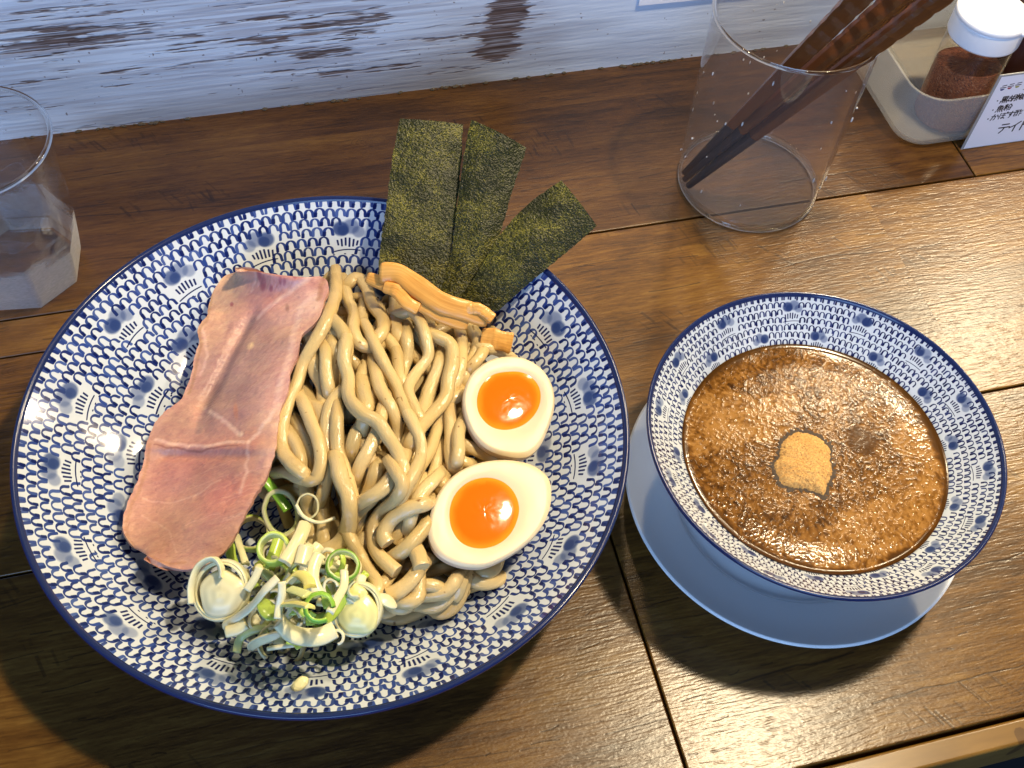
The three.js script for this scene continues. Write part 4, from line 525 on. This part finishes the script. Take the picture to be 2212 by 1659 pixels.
// ------------------------------------------------------------------ clear glass with chopsticks
const PANE = phys({ color: rgb(0.97, 0.97, 0.96), roughness: 0.03, transmission: 1, thickness: 0, ior: 1.5 });
const HAZY = phys({ color: rgb(0.92, 0.90, 0.87), roughness: 0.05, transmission: 0.965, thickness: 0, ior: 1.5 });
const SOLIDGLASS = phys({ color: rgb(0.96, 0.97, 0.96), roughness: 0.02, transmission: 1, thickness: 0.004, ior: 1.5 });
const CG = { x: 0.2652, z: -0.4035, r: 0.0405, R: 0.0428, h: 0.1148 };
{ const o = thing('chopstick_glass', 'clear glass tumbler holding chopsticks', 'glass'); place(o, CG.x, 0, CG.z);
  part('glass_wall', lathe([[CG.r - 0.002, 0.0022], [CG.r, 0.006], [CG.r + 0.0012, 0.05], [CG.R, CG.h]], 96, 10), HAZY, o);
  part('glass_foot', lathe([[0.00001, 0.0002], [CG.r - 0.005, 0.0002], [CG.r - 0.0018, 0.0009], [CG.r - 0.0006, 0.003], [CG.r - 0.0013, 0.0060], [CG.r - 0.004, 0.0052], [0.02, 0.0045], [0.00001, 0.0043]], 96, 5), PANE, o);
  part('foot_ring', new THREE.TorusGeometry(CG.r - 0.0012, 0.0011, 12, 120).rotateX(Math.PI / 2).translate(0, 0.0014, 0), SOLIDGLASS, o);
  part('glass_rim', new THREE.TorusGeometry(CG.R, 0.0010, 12, 120).rotateX(Math.PI / 2).translate(0, CG.h, 0), SOLIDGLASS, o);
  const R = rng(44), specks = []; for (let k = 0; k < 46; k++) { const a = R() * 6.3, y = 0.01 + R() * 0.095, r = CG.r + 0.0008 + (y - 0.006) / (CG.h) * 0.002, g = new THREE.IcosahedronGeometry(0.00022 + R() * 0.0004, 0); g.scale(1, 1 + R() * 3, 1); g.translate(Math.cos(a) * r, y, Math.sin(a) * r); specks.push(g); }
  const sp = part('dried_water_spots', mergeGeometries(specks), std({ color: rgb(0.6, 0.58, 0.55), roughness: 0.9 }), o); sp.userData.kind = 'stuff';
}
{ const lac = phys({ color: rgb(0.125, 0.040, 0.012), roughness: 0.25, specularIntensity: 0.9 }), tipM = std({ color: rgb(0.016, 0.015, 0.016), roughness: 0.55 });
  const L = 0.225, tipL = 0.052, aim = [[1850, 0, 0.152], [1935, 0, 0.150], [2010, 0, 0.148]], tip = [[1478, 373, 0.0068], [1479, 388, 0.0066], [1486, 402, 0.0070]];
  const lab = ['brown carved chopstick with dark tip lying on top of the bundle', 'brown carved chopstick with dark tip between the other two', 'brown carved chopstick with dark tip resting on the glass rim near the tray'];
  for (let k = 0; k < 3; k++) {
    const p0 = onH(...tip[k]), p1 = onH(...aim[k]), d = p1.clone().sub(p0).normalize(), o = thing('chopstick', lab[k], 'chopstick', 'chopsticks in the glass'); o.position.copy(p0); o.quaternion.setFromUnitVectors(V(0, 1, 0), d);
    const prof = (s) => 0.0016 + 0.0238 * s;
    const body = (s0, s1, n, carve) => { const rows = []; for (let j = 0; j <= n; j++) { const s = lerp(s0, s1, j / n), row = []; for (let i = 0; i < 16; i++) { const a = i / 16 * Math.PI * 2 + 0.5 * k, f = Math.floor(i / 4), sq = 1 / Math.max(Math.abs(Math.cos(a - 0.5 * k - Math.PI / 4)), Math.abs(Math.sin(a - 0.5 * k - Math.PI / 4))); const cut = carve ? 0.17 * Math.max(0, 1 - Math.abs(((s / 0.0105 + (f % 2) * 0.5) % 1) - 0.5) * 2 - 0.35 * Math.abs((i % 4) - 1.5)) * sstep(0.115, 0.125, s) : 0; const r = prof(s) * Math.min(sq, 1.22) * (1 - cut); row.push(V(Math.cos(a) * r, s, Math.sin(a) * r)); } row.push(row[0].clone()); rows.push(row); } rows.unshift(rows[0].map(() => V(0, s0, 0))); rows.push(rows[rows.length - 1].map(() => V(0, s1, 0))); const g = gridGeo(rows, { flip: true }).toNonIndexed(); g.computeVertexNormals(); return g; };
    part('shaft', body(tipL, L, 150, true), lac, o); part('tip', body(0, tipL - 0.0002, 24, false), tipM, o);
  }
}
// ------------------------------------------------------------------ iced water
{ const T = { x: -0.1335, z: -0.4135, b: 0.0275, R: 0.0372, h: 0.0895 }, o = thing('water_glass', 'frosty faceted tumbler of iced water', 'glass'); place(o, T.x, 0, T.z, 0.28);
  const shell = (off, y0, y1, n) => { const rows = []; for (let j = 0; j <= n; j++) { const y = lerp(y0, y1, j / n), t = y / T.h, rr = lerp(T.b, T.R, Math.pow(t, 0.75)) + off, oct = 1 - sstep(0.45, 0.72, t), row = []; for (let i = 0; i <= 96; i++) { const a = i / 96 * Math.PI * 2, m = ((a + 0.0001) % (Math.PI / 4)) - Math.PI / 8, f = lerp(1, Math.cos(Math.PI / 8) / Math.cos(m) * 1.04, oct); row.push(V(Math.cos(a) * rr * f, y, Math.sin(a) * rr * f)); } rows.push(row); } return rows; };
  part('glass_wall', gridGeo(shell(0, 0.002, T.h, 40)), PANE, o);
  part('glass_rim', new THREE.TorusGeometry(T.R, 0.0012, 12, 110).rotateX(Math.PI / 2).translate(0, T.h, 0), SOLIDGLASS, o);
  const base = shell(-0.0006, 0.0003, 0.011, 6); base.unshift(base[0].map(() => V(0, 0.0003, 0))); base.push(base[base.length - 1].map(() => V(0, 0.011, 0)));
  part('glass_foot', gridGeo(base), PANE, o);
  const dm = dtex(512, 512, (i, j) => { const y = j / 512, n = fbm(i / 40, j / 40, 3), s = noise(i / 3, j / 3); const v = sstep(0.62, 0.36, y + (n - 0.5) * 0.5) * (0.75 + 0.25 * s); return [v, v, v]; }, false);
  part('condensation', gridGeo(shell(0.00025, 0.002, 0.056, 20)), phys({ color: rgb(0.66, 0.64, 0.62), roughness: 0.9, transmission: 0.5, thickness: 0, alphaMap: dm, transparent: true, opacity: 0.5 }), o);
  const wr = shell(-0.0022, 0.0545, 0.0545, 1).slice(0, 1); const wrows = []; for (let k = 0; k <= 8; k++) wrows.push(wr[0].map((p) => V(p.x * k / 8, 0.0545 + 0.0009 * Math.max(0, k / 8 - 0.85) * 6 + 0.0003 * Math.sin(p.x * 300 + k), p.z * k / 8)));
  const w = solo('water', gridGeo(wrows, { flip: true }), phys({ color: rgb(0.92, 0.92, 0.93), roughness: 0.03, transmission: 1, thickness: 0, ior: 1.33 }), 'clear water in the frosty tumbler', 'water'); w.position.copy(o.position); w.rotation.y = 0.28;
  const ICE = phys({ color: rgb(0.94, 0.95, 0.97), roughness: 0.03, transmission: 1, thickness: 0, ior: 1.15 });
  for (const [x, y, z, s, a, b, lab] of [[0.010, 0.0475, -0.006, 0.021, 0.4, 0.2, 'ice cube floating nearest the tumbler rim facing the wall'], [0.004, 0.0440, 0.013, 0.019, 1.1, -0.25, 'ice cube floating in the tumbler below the other cube']]) { const g = new RoundedBoxGeometry(s, s * 0.9, s * 1.1, 4, 0.0035), m = solo('ice_cube', g, ICE, lab, 'ice'); m.position.set(T.x + x, y, T.z + z); m.rotation.set(b, a, b * 0.7); }
}
// ------------------------------------------------------------------ condiment tray, jars and card
const TR = { x0: 0.3672, x1: 0.545, z0: -0.502, z1: -0.4095, h: 0.0392 };
{ const o = thing('condiment_tray', 'frosted plastic tray holding spice jars at the wall', 'tray'); place(o, (TR.x0 + TR.x1) / 2, 0, (TR.z0 + TR.z1) / 2);
  const hx = (TR.x1 - TR.x0) / 2, hz = (TR.z1 - TR.z0) / 2;
  const loop = (dx, y, rr) => { const out = [], r = rr; for (const [sx, sz, a0] of [[1, 1, 0], [-1, 1, 90], [-1, -1, 180], [1, -1, 270]]) for (let k = 0; k <= 10; k++) { const a = (a0 + k * 9) * Math.PI / 180; out.push(V(sx * (hx + dx - r) + Math.cos(a) * r, y, sz * (hz + dx - r) + Math.sin(a) * r)); } out.push(out[0].clone()); return out; };
  const P = [[-0.0055, 0.0006, 0.013], [-0.0020, 0.0012, 0.016], [0.0, 0.0038, 0.018], [0.0012, 0.02, 0.019], [0.0026, TR.h - 0.0006, 0.02], [0.0022, TR.h, 0.02], [0.0012, TR.h, 0.019], [0.0008, TR.h - 0.0006, 0.0185], [-0.0008, 0.02, 0.0175], [-0.0018, 0.005, 0.0165], [-0.004, 0.0026, 0.014]];
  const rows = P.map(([dx, y, r]) => loop(dx, y, r)); rows.unshift(rows[0].map(() => V(0, 0.0006, 0))); rows.push(rows[rows.length - 1].map(() => V(0, 0.0026, 0)));
  part('tray_body', gridGeo(rows, { flip: true }), phys({ color: rgb(0.66, 0.64, 0.58), roughness: 0.35, transmission: 0.5, thickness: 0, ior: 1.5, transparent: true, opacity: 0.42 }), o);
}
function jar(x, z, r, h, fillH, fillMat, capMat, label, y0) {
  const o = thing('spice_jar', label, 'jar', 'spice jars in the tray'); place(o, x, y0, z, 0.7);
  part('jar_wall', lathe([[0.00001, 0.0004], [r - 0.003, 0.0004], [r - 0.0005, 0.0016], [r, 0.005], [r, h * 0.70], [r - 0.0008, h * 0.745], [r - 0.0035, h * 0.78], [r - 0.004, h * 0.80]], 64, 5), PANE, o);
  const rows = []; for (const [q, y] of [[0.0, 0.0012], [0.93, 0.0014], [0.955, 0.004], [0.955, fillH]]) { const row = []; for (let i = 0; i <= 60; i++) { const a = i / 60 * Math.PI * 2; row.push(V(Math.cos(a) * r * q, y + (y === fillH ? 0.004 * Math.cos(a - 2.3) : 0), Math.sin(a) * r * q)); } rows.push(row); }
  for (let k = 8; k >= 0; k--) { const row = []; for (let i = 0; i <= 60; i++) { const a = i / 60 * Math.PI * 2, q = 0.95 * k / 8.4, px = Math.cos(a) * r * q, pz = Math.sin(a) * r * q; row.push(V(px, fillH + 0.004 * Math.cos(a - 2.3) * (k / 8) + 0.0016 * (fbm((px + 1) * 400, (pz + 1) * 400, 2) - 0.4), pz)); } rows.push(row); }
  part('contents', gridGeo(rows, { uv: (i, j, p) => [i / 60 * 2 + p.x * 6, p.y * 22 + p.z * 9] }), fillMat, o);
  const cap = part('cap', lathe([[r - 0.0045, h * 0.785], [r + 0.0006, h * 0.785], [r + 0.0010, h * 0.80], [r + 0.0010, h * 0.935], [r + 0.0002, h * 0.95]], 64, 0), capMat, o);
  part('flip_lid', lathe([[r + 0.0004, h * 0.952], [r + 0.0012, h * 0.957], [r + 0.0012, h * 0.988], [r, h], [r - 0.004, h * 1.002], [0.00001, h * 1.002]], 64, 0), capMat, cap);
  part('thumb_tab', new RoundedBoxGeometry(0.014, 0.0022, 0.004, 2, 0.001).translate(0, h * 0.965, r + 0.0016), capMat, cap);
}
{ const spice = dtex(512, 512, (i, j) => { const n = noise(i / 6, j / 6), m = noise(i / 8 + 50, j / 7), b = fbm(i / 60, j / 60, 2); let c = mixc([0.40, 0.18, 0.09], [0.70, 0.40, 0.22], n * 0.8 + 0.3 * b); if (m > 0.82) c = mixc(c, [0.70, 0.50, 0.36], 0.8); if (m < 0.14) c = mixc(c, [0.12, 0.05, 0.03], 0.8); return c; });
  const sb = dtex(256, 256, (i, j) => noise(i / 2.2, j / 2.2), false); sb.repeat.set(2, 2);
  const capW = phys({ color: rgb(0.82, 0.82, 0.82), roughness: 0.35 });
  jar(0.4055, -0.4325, 0.0196, 0.0760, 0.040, std({ map: spice, bumpMap: sb, bumpScale: 0.0006, roughness: 0.9 }), capW, 'clear spice jar with reddish brown flakes and white flip cap', 0.0028);
  jar(0.4500, -0.4420, 0.0190, 0.0740, 0.052, std({ color: rgb(0.075, 0.015, 0.008), roughness: 0.8 }), phys({ color: rgb(0.05, 0.012, 0.01), roughness: 0.4 }), 'dark red filled jar behind the lettered card', 0.0028);
}
{ // lettered card in a clear sleeve, leaning on the tray's front
  const zc = TR.z1 + 0.0046, c0 = onZ(2085, 312, zc), c1 = onZ(2160, 165, zc), x0 = (c0.x + c1.x) / 2 + 0.0002, y1 = c1.y, W = 1536, H = 960, MW2 = 0.088, y0 = 0.0008, MH = y1 - y0, k = W / MW2;
  const [c, g] = canvas(W, H); g.fillStyle = 'rgb(232,230,236)'; g.fillRect(0, 0, W, H);
  const q = (x, y) => { const p = onZ(1813.8 + x * 0.2134, y * 0.2134, zc); return [(p.x - x0) / MW2 * W, (1 - (p.y - y0) / MH) * H]; };
  const dots4 = [[0.14, 0.78, 0.08, 0.95], [0.36, 0.8, 0.38, 0.94], [0.58, 0.8, 0.62, 0.94], [0.8, 0.78, 0.9, 0.95]];
  const GL = {
    kuro: [[0.2, 0.08, 0.8, 0.08, 0.8, 0.42, 0.2, 0.42, 0.2, 0.08], [0.2, 0.25, 0.8, 0.25], [0.5, 0.08, 0.5, 0.66], [0.25, 0.54, 0.75, 0.54], [0.08, 0.68, 0.92, 0.68], ...dots4],
    ko: [[0.05, 0.3, 0.5, 0.3], [0.27, 0.08, 0.27, 0.5], [0.1, 0.5, 0.46, 0.5, 0.46, 0.85, 0.1, 0.85, 0.1, 0.5], [0.6, 0.1, 0.6, 0.7, 0.52, 0.95], [0.6, 0.1, 0.92, 0.1, 0.92, 0.92, 0.84, 0.92], [0.6, 0.36, 0.92, 0.36], [0.6, 0.6, 0.92, 0.6]],
    sho: [[0.02, 0.3, 0.36, 0.3], [0.2, 0.05, 0.2, 0.95], [0.2, 0.32, 0.03, 0.65], [0.2, 0.32, 0.36, 0.55], [0.5, 0.08, 0.5, 0.4], [0.5, 0.22, 0.66, 0.22], [0.4, 0.42, 0.68, 0.42], [0.54, 0.42, 0.54, 0.9], [0.44, 0.58, 0.4, 0.75], [0.62, 0.58, 0.68, 0.72], [0.7, 0.22, 0.95, 0.22, 0.72, 0.92], [0.72, 0.35, 0.97, 0.92]],
    gyo: [[0.35, 0.03, 0.15, 0.25], [0.3, 0.12, 0.65, 0.12, 0.5, 0.26], [0.2, 0.28, 0.8, 0.28, 0.8, 0.66, 0.2, 0.66, 0.2, 0.28], [0.2, 0.47, 0.8, 0.47], [0.5, 0.28, 0.5, 0.66], ...dots4],
    fun: [[0.22, 0.08, 0.22, 0.92], [0.04, 0.42, 0.4, 0.42], [0.08, 0.14, 0.14, 0.32], [0.36, 0.12, 0.28, 0.32], [0.22, 0.45, 0.04, 0.75], [0.22, 0.45, 0.4, 0.68], [0.62, 0.1, 0.46, 0.45], [0.72, 0.1, 0.95, 0.42], [0.5, 0.52, 0.88, 0.52, 0.82, 0.9, 0.72, 0.88], [0.66, 0.52, 0.5, 0.92]],
    ka: [[0.08, 0.35, 0.55, 0.32, 0.52, 0.8, 0.42, 0.85], [0.34, 0.08, 0.1, 0.9], [0.72, 0.2, 0.9, 0.5]],
    bo: [[0.15, 0.1, 0.12, 0.9], [0.35, 0.2, 0.8, 0.2], [0.35, 0.45, 0.8, 0.45], [0.58, 0.12, 0.58, 0.8, 0.42, 0.88, 0.38, 0.76, 0.6, 0.74, 0.82, 0.9], [0.86, 0.05, 0.9, 0.15], [0.94, 0.02, 0.99, 0.12]],
    su: [[0.05, 0.25, 0.95, 0.25], [0.6, 0.05, 0.6, 0.5, 0.45, 0.6, 0.4, 0.45, 0.55, 0.4, 0.62, 0.6, 0.45, 0.95]],
    zu: [[0.03, 0.12, 0.5, 0.12], [0.08, 0.32, 0.46, 0.32, 0.46, 0.92, 0.08, 0.92, 0.08, 0.32], [0.2, 0.12, 0.2, 0.5], [0.34, 0.12, 0.34, 0.5], [0.08, 0.7, 0.46, 0.7], [0.66, 0.05, 0.54, 0.35], [0.62, 0.22, 0.98, 0.22], [0.72, 0.22, 0.72, 0.95], [0.72, 0.45, 0.94, 0.45], [0.72, 0.68, 0.94, 0.68]],
    te: [[0.22, 0.12, 0.78, 0.12], [0.06, 0.42, 0.94, 0.42], [0.52, 0.42, 0.46, 0.7, 0.28, 0.94]], i: [[0.85, 0.06, 0.5, 0.38, 0.1, 0.56], [0.54, 0.36, 0.54, 0.96]], to: [[0.25, 0.05, 0.25, 0.95], [0.25, 0.38, 0.75, 0.58]],
    dot: [[0.5, 0.5, 0.52, 0.52]],
  };
  const glyph = (n, x, y, s, lw) => { const [u, v] = q(x, y), sz = s; g.strokeStyle = 'rgb(22,18,22)'; g.lineWidth = sz * lw; g.lineCap = 'round'; g.lineJoin = 'round'; for (const st of GL[n]) { g.beginPath(); for (let i = 0; i < st.length; i += 2) { const a = u + (st[i] - 0.5) * sz, b = v + (st[i + 1] - 0.5) * sz; i ? g.lineTo(a, b) : g.moveTo(a, b); } g.stroke(); } };
  const S = (() => { const [a] = q(1665, 1000), [b] = q(1745, 985); return Math.abs(b - a) * 1.08; })();
  glyph('dot', 1592, 1012, S, 0.17); glyph('kuro', 1665, 1000, S, 0.13); glyph('ko', 1745, 985, S, 0.13); glyph('sho', 1825, 970, S, 0.13);
  glyph('dot', 1545, 1106, S, 0.17); glyph('gyo', 1620, 1092, S, 0.13); glyph('fun', 1700, 1076, S, 0.13);
  glyph('dot', 1495, 1196, S, 0.17); glyph('ka', 1565, 1180, S, 0.13); glyph('bo', 1645, 1164, S, 0.12); glyph('su', 1722, 1150, S, 0.13); glyph('zu', 1802, 1132, S, 0.1);
  glyph('te', 1655, 1290, S * 1.5, 0.12); glyph('i', 1762, 1272, S * 1.5, 0.12); glyph('to', 1870, 1255, S * 1.5, 0.12);
  [[1645, 888, '46,52,110'], [1720, 872, '140,34,58'], [1797, 858, '150,150,50']].forEach(([x, y, col]) => { const [u, v] = q(x, y); g.strokeStyle = 'rgb(30,24,40)'; g.lineWidth = S * 0.12; g.beginPath(); g.moveTo(u - S * 0.3, v - S * 0.1); g.lineTo(u + S * 0.34, v - S * 0.1); g.stroke(); g.beginPath(); g.moveTo(u - S * 0.15, v - S * 0.35); g.lineTo(u + S * 0.3, v - S * 0.4); g.stroke(); g.fillStyle = `rgb(${col})`; g.beginPath(); g.arc(u, v + S * 0.05, S * 0.26, 0, Math.PI); g.fill(); });
  { const [u, v] = q(1850, 898); g.strokeStyle = 'rgb(60,56,64)'; g.lineWidth = S * 0.06; g.beginPath(); g.moveTo(u, v); g.lineTo(u + S * 4, v - S * 0.1); g.stroke(); }
  const o = thing('lettered_card', 'white card with black Japanese lettering on the tray front', 'card'); o.position.set(x0 + MW2 / 2, y0 + MH / 2, zc);
  const t = ctex(c, true, false), face = new THREE.PlaneGeometry(MW2, MH).translate(0, 0, 0.0007);
  part('card_face', face, std({ map: t, roughness: 0.55 }), o); part('card_back', new RoundedBoxGeometry(MW2 + 0.0024, MH + 0.0022, 0.0008, 1, 0.0003), phys({ color: rgb(0.55, 0.53, 0.50), roughness: 0.2, transmission: 0.4, thickness: 0 }), o);
}

// ------------------------------------------------------------------ lamps over the counter and the window behind the photographer
const SHADE = std({ color: rgb(0.02, 0.02, 0.02), roughness: 0.5 });
for (const L of LAMPS) {
  const o = thing('pendant_lamp', L.edge ? 'black pendant lamp hanging above the counter planks' : 'black pendant lamp hanging beyond the partition', 'lamp', L.edge ? undefined : 'lamps in a row beyond the partition'); o.position.set(...L.at);
  part('shade', lathe([[0.10, -0.03], [0.075, 0.06], [0.03, 0.10], [0.012, 0.115]], 48, 6), SHADE, o);
  part('cord', new THREE.CylinderGeometry(0.003, 0.003, 1.0, 8).translate(0, 0.61, 0), SHADE, o);
  part('bulb', new THREE.SphereGeometry(0.016, 24, 16), std({ color: rgb(0, 0, 0), emissive: WARM, emissiveIntensity: L.cd / (Math.PI * 0.016 * 0.016) * 0.5 }), o);
  const p = new THREE.PointLight(WARM, L.cd, 0, 2); p.castShadow = true; p.shadow.radius = 1.8; p.shadow.mapSize.set(2048, 2048); p.shadow.camera.near = 0.05; o.add(p);
}
{ const o = thing('window', 'bright daylight window behind the photographer', 'window'); o.position.set(...WINDOW.at); o.lookAt(0.1, 0.05, -0.3);
  part('pane', new THREE.PlaneGeometry(...WINDOW.size), std({ color: rgb(0, 0, 0), emissive: COOL, emissiveIntensity: WINDOW.nits * 0.3 }), o);
  const [w, h] = WINDOW.size; for (const [x, y, a, b] of [[0, h / 2 + 0.03, w + 0.12, 0.06], [0, -h / 2 - 0.03, w + 0.12, 0.06], [w / 2 + 0.03, 0, 0.06, h], [-w / 2 - 0.03, 0, 0.06, h]]) part('frame', new THREE.BoxGeometry(a, b, 0.05), std({ color: rgb(0.3, 0.3, 0.3), roughness: 0.6 }), o).position.set(x, y, 0);
  const l = new THREE.RectAreaLight(COOL, WINDOW.nits, w, h); l.position.z = 0.02; l.rotation.y = Math.PI; o.add(l);
}
renderer.render(scene, camera);
